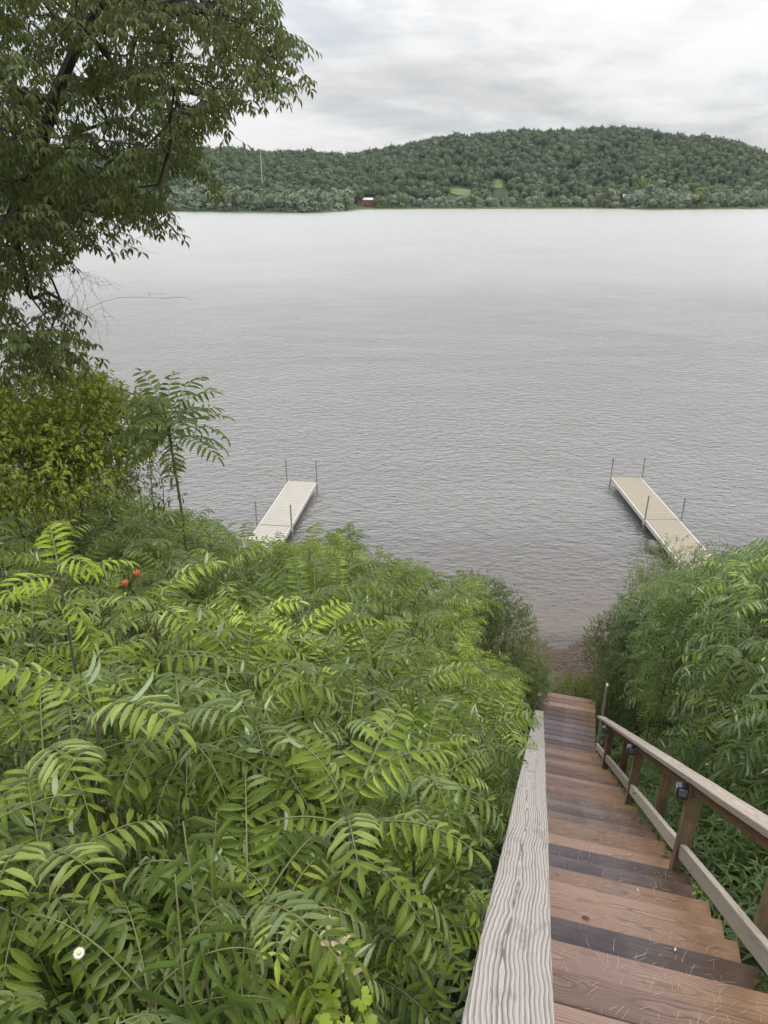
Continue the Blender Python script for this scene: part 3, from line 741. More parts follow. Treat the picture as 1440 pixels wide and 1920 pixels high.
def compound(lv, st, org, az, el, L, pairs, ll, lw, droop=1.0, T=LT4, r0=None):
    """pinnate leaf: rachis arching out from org"""
    pts = []; p = Vector(org); e = el; seg = 12; hd = Vector((math.cos(az), math.sin(az), 0))
    tw = random.uniform(-.25, .25)
    for i in range(seg+1):
        pts.append(p.copy()); e -= droop*(.055+.012*i)*1.0
        az2 = az + tw*i/seg; hd = Vector((math.cos(az2), math.sin(az2), 0))
        p = p + (hd*math.cos(e) + Vector((0, 0, math.sin(e))))*L/seg
    st.tube(pts, [.0035*(1-.75*i/seg)+.0006 for i in range(seg+1)], 4, cap=False)
    r0 = random.random() if r0 is None else r0
    def at(s):
        q = s*seg; i = min(int(q), seg-1); f = q-i; return pts[i].lerp(pts[i+1], f), (pts[i+1]-pts[i]).normalized()
    roll = random.uniform(-.35, .35)
    for j in range(pairs):
        s = .22+.74*j/(pairs-1); c, tdir = at(s)
        side = tdir.cross(Vector((0, 0, 1))); side = side.normalized() if side.length > 1e-4 else Vector((0, 1, 0))
        up = side.cross(tdir).normalized()
        side = (side*math.cos(roll)+up*math.sin(roll)).normalized(); up = side.cross(tdir).normalized()
        size = (math.sin(math.pi*(.22+.68*j/pairs)))**.6
        for sg in (-1, 1):
            dd = side*sg*random.uniform(.85, 1.0) + tdir*random.uniform(.20, .60) - Vector((0, 0, 1))*random.uniform(.05, .60)*droop + Vector((random.uniform(-1,1),random.uniform(-1,1),random.uniform(-1,1)))*.10 + up*.05
            flip = random.random() < .022
            if flip: dd = dd + Vector((0, 0, 1.1))
            put_leaflet(lv, c, dd, ((up if not flip else -up)+side*sg*.1).normalized(), ll*size*random.uniform(.88, 1.1), lw*size*random.uniform(.85, 1.1), T, min(1, max(0, r0*.6+random.random()*.4)))
    c, tdir = at(.995); put_leaflet(lv, c, tdir-Vector((0, 0, .2)), Vector((0, 0, 1)), ll*.8, lw*.8, T, r0)

def sumac(nleaf, hgt, L=.46, ll=.105, lw=.025, pairs=9, mat=M_SUMAC, lean=.12, branches=1, droop=1.0):
    lv, st, tk = MB(), MB(), MB()
    tops = []
    base = Vector((0, 0, -.25)); bend = random.uniform(0, 6.28)
    for bi in range(branches):
        a = bend + bi*2.3; sp = .10 + (.16 if branches > 1 else 0)
        top = Vector((math.cos(a)*sp*hgt*.6*min(1, lean*6), math.sin(a)*sp*hgt*.6*min(1, lean*6), hgt*(1-.10*bi)-.0))
        if bi == 0: pts = [base.lerp(top, i/6)+Vector((random.uniform(-1, 1), random.uniform(-1, 1), 0))*.012*hgt for i in range(7)]; main = pts; pts[-1] = top
        else:
            s0 = main[3]; pts = [s0, s0.lerp(top, .4)+Vector((math.cos(a), math.sin(a), 0))*.05, s0.lerp(top, .75), top]
        tk.tube(pts, [max(.006, (.010*(1-i/(len(pts)-1))+.005)*(1.0 if bi == 0 else .7)) for i in range(len(pts))], 6)
        tops.append((top, (pts[-1]-pts[-2]).normalized()))
    for (top, d) in tops:
        n = max(5, int(nleaf/len(tops))); az0 = random.random()*6.28
        for i in range(n):
            f = i/(n-1); az = az0 + i*2.399 + random.uniform(-.25, .25)
            el = math.radians(68-72*f + random.uniform(-12, 12)); s = .55+.45*math.sin(math.pi*min(1, .25+.75*f)) if f < .3 else random.uniform(.85, 1.1)
            org = top - d*(.42*f*min(1, hgt*.5))
            Lx = L*s*random.uniform(.85, 1.12)
            compound(lv, st, org, az, el, Lx, max(5, int(pairs*random.uniform(.85, 1.1))), ll*(.6+.4*s)*random.uniform(.9, 1.1), lw*random.uniform(.85, 1.15), droop*random.uniform(.7, 1.4))
    return lv.mesh('foliage', mat), st.mesh('leaf_stalks', M_STEM, True), tk.mesh('stem', M_BSTEM, True)

VAR_L = [sumac(12+i % 4, 1.0, .45+.03*(i % 3), .108, .031, 9+(i % 3), M_SUMAC, .12, 1+(i % 3 == 2)) for i in range(9)]
VAR_N = [sumac(14, 1.0, .43, .102, .030, 9+(i % 3), M_SUMAC, .12, 1, 1.0) for i in range(7)]       # broad leaflets, near the viewer
VAR_R = [sumac(13, 1.0, .56, .135, .040, 9, M_SUMAC_R, .12, 1, 1.15) for i in range(5)]
def place_sumac(var, x, y, top, label, group, cat='shrub', leaf=1.0, name='sumac_shrub', tiltmax=.12, whorls=True, thick=1.0):
    """stem reaches from the ground to `top`; the crown keeps its size (stem mesh is scaled alone)"""
    gz = ground(x, y); hgt = max(.35, top-gz)
    e = empty(name, (x, y, gz), (random.uniform(-tiltmax, tiltmax)/max(1, hgt), random.uniform(-tiltmax, tiltmax)/max(1, hgt), random.random()*6.28))
    f, s, t = var
    sc = leaf
    for nm, me in (('foliage', f), ('leaf_stalks', s)):
        o = link(nm, me, None, e); o.scale = (sc, sc, sc); o.location = (0, 0, hgt - sc)
    o = link('stem', t, None, e); o.scale = (sc*thick, sc*thick, hgt)
    k = 1 if whorls else 9; zz = hgt - sc
    while zz + sc - .60 > .75 and k < 4:      # lower whorls of leaves down the stem
        zz -= .58; ff = (f, s)
        an = e.location.x*37 + k*2.0
        for nm, me in (('foliage', f), ('leaf_stalks', s)):
            o = link(nm, me, None, e); q = sc*(1.0 if k == 1 else .9); o.scale = (q, q, q); o.location = (0, 0, zz + sc - q); o.rotation_euler = (0, 0, an)
        k += 1
    tag(e, label, cat, group); return e

SIL_L = [(-500, 850), (0, 880), (100, 905), (150, 885), (230, 905), (300, 955), (400, 962), (430, 1000), (470, 1030), (560, 1020), (600, 990), (650, 990), (740, 1030), (800, 1062), (870, 1085), (960, 1108), (1000, 1185), (1025, 1230), (1040, 1300), (1100, 1400)]
SIL_R = [(1050, 1400), (1110, 1320), (1130, 1215), (1160, 1150), (1200, 1120), (1260, 1085), (1330, 1062), (1400, 1035), (1440, 1030), (1800, 1000)]
placed = []
def zone_label(x, y, px, py, d3, u):
    hz = 'at the left picture edge' if px < 180 else 'left of the cream dock' if px < 430 else 'below the cream dock' if px < 640 else 'right of the cream dock' if px < 850 else 'close beside the left handrail'
    dz = 'long leafed sumac nearest the viewer, ' if d3 < 2.6 else 'green sumac in the lower thicket, ' if d3 < 4.2 else 'green sumac in the middle of the thicket, ' if d3 < 7 else 'fine leafed sumac at the water side of the thicket, '
    return dz + hz
def free(x, y, d):
    for (a_, b_) in placed:
        if (a_-x)**2+(b_-y)**2 < d*d: return False
    return True
nL = nR = 0
tries = 0
while tries < 9000 and nL < 240:
    tries += 1
    y = random.uniform(.35, 13.2); x = random.uniform(-.62*y-1.4, .27*y+.2)
    t, u = tu(x, y)
    lf = random.uniform(.80, 1.08) if y > 2 else random.uniform(.7, .95)
    rad = .40*lf
    if u + rad > -.06: continue
    dmin = .30+.028*y
    if not free(x, y, dmin): continue
    px0 = 720 + F*x/(y*math.cos(PITCH)+(.8+.4*y)*math.sin(PITCH))
    slope = float(np.interp(px0, [0, 300, 550, 750, 950], [.275, .33, .37, .45, .50]))
    top = H - (.86+slope*y) - random.uniform(0, .30) - (.35 if random.random() < .25 else 0)
    if y < 1.2: top -= .12
    ok = True
    for it in range(80):
        px, py, dp = proj((x, y, top+.17*lf)); 
        if py >= interp(SIL_L, px)+random.uniform(0, 6) and py > -1e9: break
        top -= .06
    px, py, dp = proj((x, y, top))
    if u > -1.0: top = min(top, stair_z(t)+.95+(-u-.4)*1.3)      # lower beside the rail
    if top-ground(x, y) < .45: continue
    d3 = math.sqrt(x*x+y*y+(top-H)**2)
    if d3 < 1.2: continue
    if d3 < 2.6 and 470 < px < 740 and py > 1560 and d3 < 1.75: continue
    if d3 < 1.5 and 60 < px < 240 and py > 1600: continue
    if d3 < 1.9 and px < 1500 and py > 1780 and 300 < px < 800: continue
    if 215 < px < 330 and 990 < py < 1120 and y < 4.9: continue
    if px < -420 or px > 1500 or py > 2700: continue
    placed.append((x, y)); nL += 1
    near = d3 < 4.2
    v = random.choice(VAR_N if (near and random.random() < .75) else VAR_L)
    place_sumac(v, x, y, top, zone_label(x, y, px, py, d3, u), 'sumac shrubs left of the stairs', leaf=lf)
tries = 0
while tries < 6000 and nR < 85:
    tries += 1
    y = random.uniform(1.2, 13.0); x = random.uniform(.28*y+1.5, .62*y+3.0)
    t, u = tu(x, y); lf = random.uniform(.85, 1.15); rad = .54*lf
    if u - rad < 1.13: continue
    if not free(x, y, .44+.015*y): continue
    top = H - (2.05+.20*y) - random.uniform(0, .35) - max(0, (2.3-u))*.55
    for it in range(120):
        px, py, dp = proj((x, y, top+.18*lf))
        if py >= interp(SIL_R, px)+random.uniform(0, 8): break
        top -= .06
    if top-ground(x, y) < .45: continue
    if px > 1800 or px < 1000: continue
    placed.append((x, y)); nR += 1
    place_sumac(random.choice(VAR_R), x, y, top, 'fern-like sumac shrub behind the right railing, '+('beside its near end' if y < 3.5 else 'beside its middle' if y < 7 and px < 1420 else 'close to the landing' if px < 1250 else 'in front of the tan dock' if py < 1130 else 'at the right picture edge'), 'sumac shrubs right of the stairs', leaf=lf)

# tall lone sumac on the left
v = sumac(26, 1.0, .54, .135, .044, 9, M_SUMAC, .02, 1, .62)
q = unproj(318, 808, 5.9); place_sumac(v, q.x, q.y, q.z+.12, 'lone young sumac tree with a bare stem standing above the thicket', None, 'tree', 1.0, 'sumac_tree', .0, False, 1.9)
# bright yellow-green shoots
M_BRIGHT = leaf_mat('bright_leaf', (.14, .22, .018), (.23, .31, .03), (.29, .36, .04), (.28, .35, .13), .38, (.3, .9))
vb = sumac(7, 1.0, .36, .10, .026, 8, M_BRIGHT, .05, 1, .9)
for (px, py, y, lab) in ((575, 1010, 5.4, 'bright yellow green sumac shoot in front of the cream dock'), (60, 1060, 2.6, 'bright yellow green sumac shoot at the left edge of the thicket'), (1040, 1270, 10.3, 'small bright green shoot beside the landing'), (845, 1250, 6.3, 'bright yellow green sumac shoot halfway down the thicket')):
    q = unproj(px, py, y)
    if q.z - ground(q.x, q.y) > .3 and lab[0] == 'b': place_sumac(vb, q.x, q.y, q.z, lab, None, leaf=.85)

M_FADE = leaf_mat('faded_leaf', (.10, .085, .04), (.20, .165, .08), (.26, .22, .09), (.26, .23, .14), .3)
vf = sumac(5, 1.0, .34, .10, .026, 8, M_FADE, .05, 1, 1.3)
for (px, py, y, lab) in ((470, 1800, 1.15, 'faded brownish sumac shoot low in the near thicket'), (610, 1345, 2.5, 'small faded brownish sumac shoot in the middle of the thicket'), (650, 1620, 1.5, 'faded shoot in the lower thicket left of the handrail')):
    q = unproj(px, py, y); place_sumac(vf, q.x, q.y, q.z+.05, lab, None, leaf=.6)
# ---- herbs with simple leaves (understorey)
def herb(nst, hgt, ll, lw, nl, mat, T=LT4, spread=.12):
    lv, st = MB(), MB()
    for s in range(nst):
        a = random.random()*6.28; b0 = Vector((math.cos(a), math.sin(a), 0))*random.random()*spread
        a2 = random.random()*6.28; top = b0 + Vector((math.cos(a2)*.22*hgt, math.sin(a2)*.22*hgt, hgt*random.uniform(.75, 1.05)))
        pts = [b0+Vector((0, 0, -.1)), b0.lerp(top, .4)+Vector((0, 0, .03)), b0.lerp(top, .75), top]; st.tube(pts, [.004, .0035, .0028, .0015], 4)
        r0 = random.random()
        for i in range(nl):
            f = .22+.78*i/nl; k = f*3; j = min(int(k), 2); c = pts[j].lerp(pts[j+1], k-j)
            az = i*2.4+random.uniform(-.3, .3); e = random.uniform(-.1, .7)
            d_ = Vector((math.cos(az)*math.cos(e), math.sin(az)*math.cos(e), math.sin(e)))
            sc = 1.1-.55*f*f
            put_leaflet(lv, c, d_, Vector((0, 0, 1)), ll*sc*random.uniform(.8, 1.15), lw*sc, T, min(1, r0*.5+random.random()*.5))
    return lv, st
def herb_mesh(*a, **k):
    lv, st = herb(*a, **k); return lv.mesh('leaves', a[5]), st.mesh('stems', M_STEM, True)
# stuff: undergrowth covering the whole bank as one object
lv_all = []; fc = []; uvs = []; rn = []; nv = 0
HV = [herb(5, 1.0, .13, .036, 15, M_HERB, LT1, .16) for _ in range(4)]
HVt = []
for lv, st in HV:
    V = np.concatenate(lv.v); U = np.concatenate(lv.uv); R = np.concatenate(lv.r)
    T = []
    for q in lv.f:
        T += [q] if len(q) == 3 else [(q[0], q[1], q[2]), (q[0], q[2], q[3])]
    HVt.append((V, np.array(T), U, R))
def add_herb(x, y, h, k=None):
    global nv
    V, T, U, R = HVt[random.randrange(4)]; th = random.random()*6.28; c_, s_ = math.cos(th), math.sin(th)
    w_ = random.uniform(.8, 1.2); Rm = np.array([[c_*w_, -s_*w_, 0], [s_*w_, c_*w_, 0], [0, 0, h]])
    lv_all.append(V @ Rm.T + np.array([x, y, ground(x, y)])); fc.append(T+nv); uvs.append(U); rn.append(R); nv += len(V)
for i in range(3000):
    y = random.uniform(-.8, 13.6); left = random.random() < .62
    x = random.uniform(-.62*y-4.2, .27*y+.3) if left else random.uniform(.27*y+1.1, .62*y+5.0)
    t, u = tu(x, y)
    if -.20 < u < 1.28 and t < 12.9: continue
    if 12.7 < y and .5 < u < 1.4: continue
    tall = .95 if min(abs(u+.2), abs(u-1.2)) > .5 else .55
    if y > 12.4: tall = .4
    add_herb(x, y, random.uniform(.35, tall))
me = bulk_mesh('undergrowth', np.concatenate(lv_all), np.concatenate(fc), M_HERB, np.concatenate(rn), uv=np.concatenate(uvs))
tag(link('undergrowth', me), 'low leafy undergrowth covering the bank under the shrubs', 'undergrowth', None, 'stuff')

# ---- bushes of small leaves (ellipsoid volumes with lobes), each with stems
def small_bush(name, c, rad, n, ll, mat, label, cat='bush', lobes=9, nstem=7, group=None, lw=.45, droop=.4, seed=1, cluster=5):
    rng = np.random.default_rng(seed); c = Vector(c); gz = ground(c.x, c.y)
    e = empty(name, (c.x, c.y, gz)); lv, st = MB(), MB(); rad = Vector(rad)
    L = []
    for k in range(lobes):
        d = Vector(rng.normal(size=3)).normalized(); L.append((Vector((d.x*rad.x, d.y*rad.y, d.z*rad.z*1.05))*.62, .34+.2*rng.random()))
    base = Vector((0, 0, c.z-gz))
    root = Vector((0, 0, -.1))
    for k in range(nstem):
        tip = L[k % lobes][0]*1.2+base; m1 = root.lerp(tip, .5)+Vector((tip.x*.1, tip.y*.1, .1))
        st.tube([root+Vector((rng.normal()*.08, rng.normal()*.08, 0)), m1, tip], [.02, .013, .004], 5)
    V, T_, U = LT1
    for i in range(n//cluster):
        lo, lr = L[rng.integers(lobes)]; d = Vector(rng.normal(size=3)).normalized()
        rr = (.55+.55*rng.random()**.5)
        p0 = lo + Vector((d.x*rad.x*lr, d.y*rad.y*lr, d.z*rad.z*lr))*rr*1.35
        tw = (d + Vector((0, 0, .5)) + Vector(rng.normal(size=3))*.3).normalized()*ll*cluster*.35
        q0 = base + p0
        st.tube([q0, q0+tw], [.0022, .001], 3, cap=False)
        r0 = rng.random()
        for j in range(cluster):
            q1 = q0 + tw*((j+.5)/cluster); dd = Vector(rng.normal(size=3)).normalized()*.8 + tw.normalized()*.5 - Vector((0, 0, droop))
            up = (Vector((0, 0, 1)) + Vector(rng.normal(size=3))*.4).normalized()
            put_leaflet(lv, q1, dd, up, ll*(.7+.6*rng.random()), ll*lw*(.8+.4*rng.random()), LT1, min(1, r0*.6+rng.random()*.4))
    lv.build('foliage', mat, e); st.build('stems', M_BSTEM, e)
    tag(e, label, cat, group); return e
q = unproj(70, 822, 6.2); small_bush('bush', q, (.98, 1.0, .58), 18000, .062, M_BUSH, 'rounded yellow green leafy bush at the left edge beneath the overhanging tree', seed=3, lobes=16, lw=.62)
q = unproj(225, 880, 8.2); small_bush('bush', q, (.75, .7, .55), 2600, .06, M_TREE, 'dark twiggy bush behind the stem of the lone sumac', seed=5, lobes=8)
q = unproj(1262, 1082, 13.2); small_bush('bush', q, (1.05, .9, .75), 9500, .05, M_SHRUB, 'fine leaved greyish bush in front of the tan dock', seed=7, lobes=10)
q = unproj(1310, 1050, 13.8); small_bush('bush', q, (.8, .7, .5), 2600, .05, M_SHRUB, 'small fine leaved bush at the shore end of the tan dock', seed=17, lobes=7)
q = unproj(1165, 1195, 12.9); small_bush('bush', q, (.72, .7, .95), 9500, .05, M_SHRUB, 'fine leaved bush at the right side of the beach opening', seed=8, lobes=9)
q = unproj(1150, 1285, 11.9); small_bush('bush', q, (.45, .5, .6), 5200, .05, M_SHRUB, 'leafy bush crowding the tall right landing post', seed=9, lobes=8)
q = unproj(972, 1235, 12.4); small_bush('bush', q, (.68, .6, .85), 8500, .075, M_SHRUB, 'narrow leaved bush at the left side of the beach opening', seed=10, lobes=9, lw=.28)
q = unproj(900, 1150, 12.0); small_bush('bush', q, (.95, .7, .7), 7500, .08, M_SHRUB, 'narrow leaved bush at the water side of the left thicket', seed=12, lobes=9, lw=.28)
q = unproj(985, 1290, 11.1); small_bush('bush', q, (.45, .5, .55), 4200, .05, M_SHRUB, 'leafy bush crowding the left landing post', seed=19, lobes=7)
q = unproj(1085, 1290, 13.0); small_bush('bush', q, (.60, .35, .30), 3600, .045, M_BUSH, 'low bright green weeds at the foot of the landing', 'weeds', seed=11, lobes=7)

# ---- overhanging tree
POLY = [(-260, -170), (505, -170), (500, 0), (535, 40), (552, 100), (535, 160), (520, 190), (470, 160), (455, 205), (425, 235), (400, 225), (395, 290), (432, 330), (428, 390), (400, 350), (330, 330), (310, 440), (265, 430), (240, 390), (205, 390), (222, 530), (200, 525), (185, 465), (130, 480), (135, 560), (165, 640), (180, 690), (110, 700), (0, 660), (-260, 700)]
def inpoly(x, y):
    c = False; j = len(POLY)-1
    for i in range(len(POLY)):
        xi, yi = POLY[i]; xj, yj = POLY[j]
        if (yi > y) != (yj > y) and x < (xj-xi)*(y-yi)/(yj-yi)+xi: c = not c
        j = i
    return c
HOLES = [(150, 110, 42, 34), (215, 60, 25, 20), (95, 225, 30, 22), (180, 195, 40, 26), (60, 120, 22, 20), (330, 165, 20, 12), (255, 215, 26, 18), (250, 450, 60, 40), (140, 520, 70, 38), (300, 245, 24, 16), (20, 560, 30, 14), (60, 600, 26, 14), (380, 110, 22, 14), (110, 290, 24, 16), (300, 300, 22, 14), (20, 60, 20, 26), (430, 60, 18, 10), (330, 60, 16, 12), (30, 330, 16, 20)]
pts = []
tries = 0
while len(pts) < 1080 and tries < 30000:
    tries += 1
    px = random.uniform(-260, 555); py = random.uniform(-170, 700)
    if not (inpoly(px, py) and inpoly(px+20, py)): continue
    if py > 40 and not inpoly(px, py+22): continue
    if any(((px-a_)/c_)**2+((py-b_)/d_)**2 < 1 for a_, b_, c_, d_ in HOLES) and random.random() < .93: continue
    if py < 250 and random.random() < .30: continue
    y = random.uniform(4.8, 8.4) if px > 100 else random.uniform(4.6, 9.0)
    q = unproj(px, py, y)
    if q.z < ground(q.x, q.y)+1.5: continue
    pts.append(q)
tx, ty = -6.4, 6.4; gz = ground(tx, ty)
nodes = []; par = []
trunk = [Vector((tx, ty, gz-.3)), Vector((tx+.1, ty, gz+2)), Vector((tx+.3, ty+.05, gz+4)), Vector((tx+.7, ty+.1, gz+5.6)), Vector((tx+1.3, ty+.1, gz+7.0)), Vector((tx+2.0, ty+.1, gz+8.3)), Vector((tx+2.9, ty, gz+9.2))]
for i, p in enumerate(trunk): nodes.append(p); par.append(i-1)
limb = [unproj(20, 420, 6.6), unproj(60, 330, 6.4), unproj(100, 190, 6.2), unproj(150, 70, 6.1), unproj(230, -60, 6.0)]
prev = 3
for p in limb: nodes.append(p); par.append(prev); prev = len(nodes)-1
for path, start in (([unproj(150, 165, 6.2), unproj(240, 140, 6.1), unproj(330, 165, 6.0), unproj(400, 185, 5.9)], len(trunk)+2), ([unproj(90, 380, 6.7), unproj(190, 400, 6.6), unproj(260, 380, 6.4)], len(trunk)+1), ([unproj(60, 560, 6.8), unproj(120, 640, 6.7)], len(trunk)), ([unproj(260, 30, 6.0), unproj(380, 20, 5.8), unproj(470, 40, 5.7)], len(trunk)+3)):
    prev = start
    for p in path: nodes.append(p); par.append(prev); prev = len(nodes)-1
nsk = len(nodes)
order = sorted(range(len(pts)), key=lambda i: min((pts[i]-n).length for n in nodes))
tips = []
for i in order:
    p = pts[i]; bi = min(range(len(nodes)), key=lambda k: (nodes[k]-p).length + (.35 if nodes[k].z < p.z-.9 else 0)); b0 = nodes[bi]
    L_ = (p-b0).length; prev = bi; ns = 1 if L_ < .35 else 2 if L_ < .9 else 3
    for s in range(1, ns+1):
        f = s/ns; q = b0.lerp(p, f) + Vector((0, 0, .12*L_*math.sin(math.pi*f)*.8)) + Vector((random.uniform(-1, 1), random.uniform(-1, 1), random.uniform(-1, 1)))*.05*L_*(1 if s < ns else 0)
        nodes.append(q); par.append(prev); prev = len(nodes)-1
    tips.append(prev)
wgt = [0.0]*len(nodes)
for i in tips: wgt[i] += 1
for i in range(len(nodes)-1, 0, -1):
    if par[i] >= 0: wgt[par[i]] += wgt[i]
# the list is parent-before-child, so the loop above accumulates
rad = [max(.0028, .0028*(max(1, wgt[i]))**.48) for i in range(len(nodes))]
bk, tkb = MB(), MB()
tkr = [.20, .17, .15, .125, .10, .08, .05]
tkb.tube(trunk, tkr, 12)
for i in range(1, len(nodes)):
    if i < len(trunk) or par[i] < 0: continue
    r1 = rad[i]; r0 = min(rad[par[i]], r1*1.9) if par[i] >= len(trunk) else r1*1.15
    bk.tube([nodes[par[i]], nodes[i]], [r0, r1], 6 if r1 > .012 else 4, cap=False)
lvT = MB()
def spray(mb, bk, org, out, L, n=9):
    """drooping twig with trios / fives of pointed leaflets"""
    d = (out + Vector((0, 0, -.15))).normalized(); p = Vector(org); seg = 5; ps = [p.copy()]
    for i in range(seg):
        d = (d + Vector((0, 0, -.15)) + Vector((random.uniform(-1, 1), random.uniform(-1, 1), random.uniform(-1, 1)))*.12).normalized(); p = p + d*L/seg; ps.append(p.copy())
    bk.tube(ps, [.0026-.0004*i for i in range(seg+1)], 3, cap=False)
    r0 = random.random()
    for i in range(n):
        f = (i+.6)/n*seg; j = min(int(f), seg-1); c = ps[j].lerp(ps[j+1], f-j); td = (ps[j+1]-ps[j]).normalized()
        az = random.random()*6.28; pd = (Vector((math.cos(az), math.sin(az), random.uniform(-.5, .2))) + td*.5).normalized(); pl = random.uniform(.04, .08)
        c2 = c + pd*pl; bk.tube([c, c2], .0009, 3, cap=False)
        for k in (-1, 0, 1):
            sd = pd.cross(Vector((0, 0, 1))); sd = sd.normalized() if sd.length > .01 else Vector((1, 0, 0))
            dd = pd*(.9 if k == 0 else .35) + sd*k*.7 + Vector((0, 0, -random.uniform(.15, .95)))
            put_leaflet(mb, c2 + (pd*.012 if k == 0 else -pd*.01), dd, (Vector((0, 0, 1))+pd*.5).normalized(), random.uniform(.048, .070), random.uniform(.024, .033), LT1b, min(1, max(0, r0*.6+random.random()*.4)))
LT1b = leaflet_t(2)
for i in tips:
    p = nodes[i]; o = p - nodes[par[i]]; o.z = 0; o = o.normalized() if o.length > 1e-3 else Vector((1, 0, 0))
    for k in range(2):
        th = random.uniform(-1.3, 1.3); oo = Vector((o.x*math.cos(th)-o.y*math.sin(th), o.x*math.sin(th)+o.y*math.cos(th), random.uniform(-.2, .3)))
        spray(lvT, bk, p, oo, random.uniform(.20, .36), 8)
T = empty('overhanging_tree', (tx, ty, gz))
for o in (tkb.build('trunk', M_BARK, T, True), bk.build('branches', M_BARK, T), lvT.build('crown', M_TREE, T)): o.location = (-tx, -ty, -gz)
# bare twigs as one part
tw = MB()
def twig(p, d, L, dep):
    ps = [p.copy()]; q = p.copy()
    for i in range(5):
        d = (d + Vector((random.uniform(-1, 1), random.uniform(-1, 1), random.uniform(-1, 1)))*.22).normalized(); q = q + d*L/5; ps.append(q.copy())
    tw.tube(ps, [max(.001, .0045*L*(1-.17*i)) for i in range(6)], 4, cap=False)
    if dep:
        for i in range(1, 6):
            if random.random() < .8: twig(ps[i], (d+Vector((random.uniform(-1, 1), random.uniform(-1, 1), random.uniform(-1, .6)))*.8).normalized(), L*.5, dep-1)
for (px, py, qx, qy) in ((120, 420, 230, 440), (110, 470, 190, 560), (90, 440, 160, 580), (60, 610, 235, 598), (100, 520, 190, 500), (130, 480, 185, 600)):
    a_ = unproj(px, py, 6.6); b_ = unproj(qx, qy, 6.5); twig(a_, (b_-a_).normalized(), (b_-a_).length, 2)
o = tw.build('bare_twigs', M_TWIG, T); o.location = (-tx, -ty, -gz)
tag(T, 'large dark leafed tree overhanging from the left with drooping sprays of leaves', 'tree')

# ---- close-up plants
M_PETAL = plain('white_petal', (.8, .8, .78), .6, .2, 8, .05); M_YEL = plain('yellow_disc', (.65, .48, .04), .7, .2, 60, .3); M_ORANGE = plain('orange_petal', (.55, .16, .08), .6, .2, 30, .25)
def daisy(px, py, y, label):
    q = unproj(px, py, y); gz = ground(q.x, q.y); e = empty('daisy', (q.x, q.y, gz)); h = q.z-gz
    b = MB(); b.tube([(0, 0, -.1), (.01, .02, h*.5), (0, 0, h)], [.003, .0025, .0018], 5); b.build('stem', M_STEM, e)
    nrm = Vector((-q.x, -q.y, H-q.z)).normalized(); nrm = (nrm+Vector((0, 0, .6))).normalized(); a_ = nrm.orthogonal().normalized(); c_ = nrm.cross(a_)
    b = MB()
    for k in range(26):
        th = k*6.283/26; d = (a_*math.cos(th)+c_*math.sin(th)); put_leaflet(b, Vector((0, 0, h))+d*.003, d+nrm*.1, nrm, .0085, .0018, LT1)
    b.build('petals', M_PETAL, e)
    b = MB(); b.add(IV*np.array([.0034, .0034, .0034])+np.array((0, 0, h))+np.array(nrm[:])*.001, IF); b.build('disc', M_YEL, e)
    lv, st = MB(), MB()
    for k in range(9):
        az = k*2.4; d = Vector((math.cos(az), math.sin(az), .4)); put_leaflet(lv, Vector((0, 0, h*(.2+.07*k))), d, Vector((0, 0, 1)), .06, .012, LT4)
    lv.build('leaves', M_HERB, e)
    tag(e, label, 'flower')
daisy(148, 1787, .86, 'small white daisy with a yellow centre in the lower left corner of the thicket')
def grape(px, py, y, n, label, size=.085):
    q = unproj(px, py, y); gz = ground(q.x, q.y); e = empty('grape_vine', (q.x, q.y, gz)); h = q.z-gz
    lv, st = MB(), MB(); st.tube([(0, 0, -.1), (.03, .02, h*.4), (0, 0, h*.8), (.01, -.02, h)], [.006, .005, .004, .002], 5)
    outl = []
    for k in range(31):
        th = -math.pi+2*math.pi*k/30; lob = .60+.30*abs(math.cos(th*2.5))**.8 + .10*(k % 2)
        if abs(th) > 2.9: lob = .25
        outl.append((math.cos(th)*lob+.15, math.sin(th)*lob))
    for i in range(n):
        az = i*2.4+random.uniform(-.3, .3); c = Vector((math.cos(az)*random.uniform(.02, .11), math.sin(az)*random.uniform(.02, .11), h*random.uniform(.88, 1.03)))
        S = size*random.uniform(.5, 1); nrm = (Vector((random.uniform(-.4, .4), -.35+random.uniform(-.3, .3), 1))).normalized(); x = Vector((math.cos(az), math.sin(az), 0)); y_ = nrm.cross(x).normalized(); x = y_.cross(nrm)
        V = [c[:]] + [tuple(c + (x*a_ + y_*b_)*S + nrm*(S*(.12*math.sin(8*math.atan2(b_, a_))*.5 - .35*(a_*a_+b_*b_)))) for a_, b_ in outl]
        U = [(0, 0)] + [(math.hypot(a_, b_), abs(math.sin(2.5*math.atan2(b_, a_)))) for a_, b_ in outl]
        lv.add(V, [(0, j, j+1) for j in range(1, 31)], U); st.tube([(0, 0, c.z-.05), c], .0016, 4, cap=False)
    lv.build('leaves', M_GRAPE, e, True); st.build('vine', M_STEM, e); tag(e, label, 'vine'); return e
grape(632, 1850, 1.1, 26, 'lime green lobed vine leaves at the bottom beside the left handrail', .040)
grape(520, 1905, .95, 7, 'lime green lobed vine leaves at the bottom edge of the thicket', .036)
# pale dried shoot
vd = herb_mesh(1, .3, .05, .022, 9, M_PALE)
q = unproj(648, 1785, 1.0); e = empty('dried_flower_head', q); o = link('leaves', vd[0], None, e); o.location = (0, 0, -.27); link('stems', vd[1], None, e).location = (0, 0, -.27)
tag(e, 'pale tan dried flower head above the lime green vine leaves', 'dried plant')
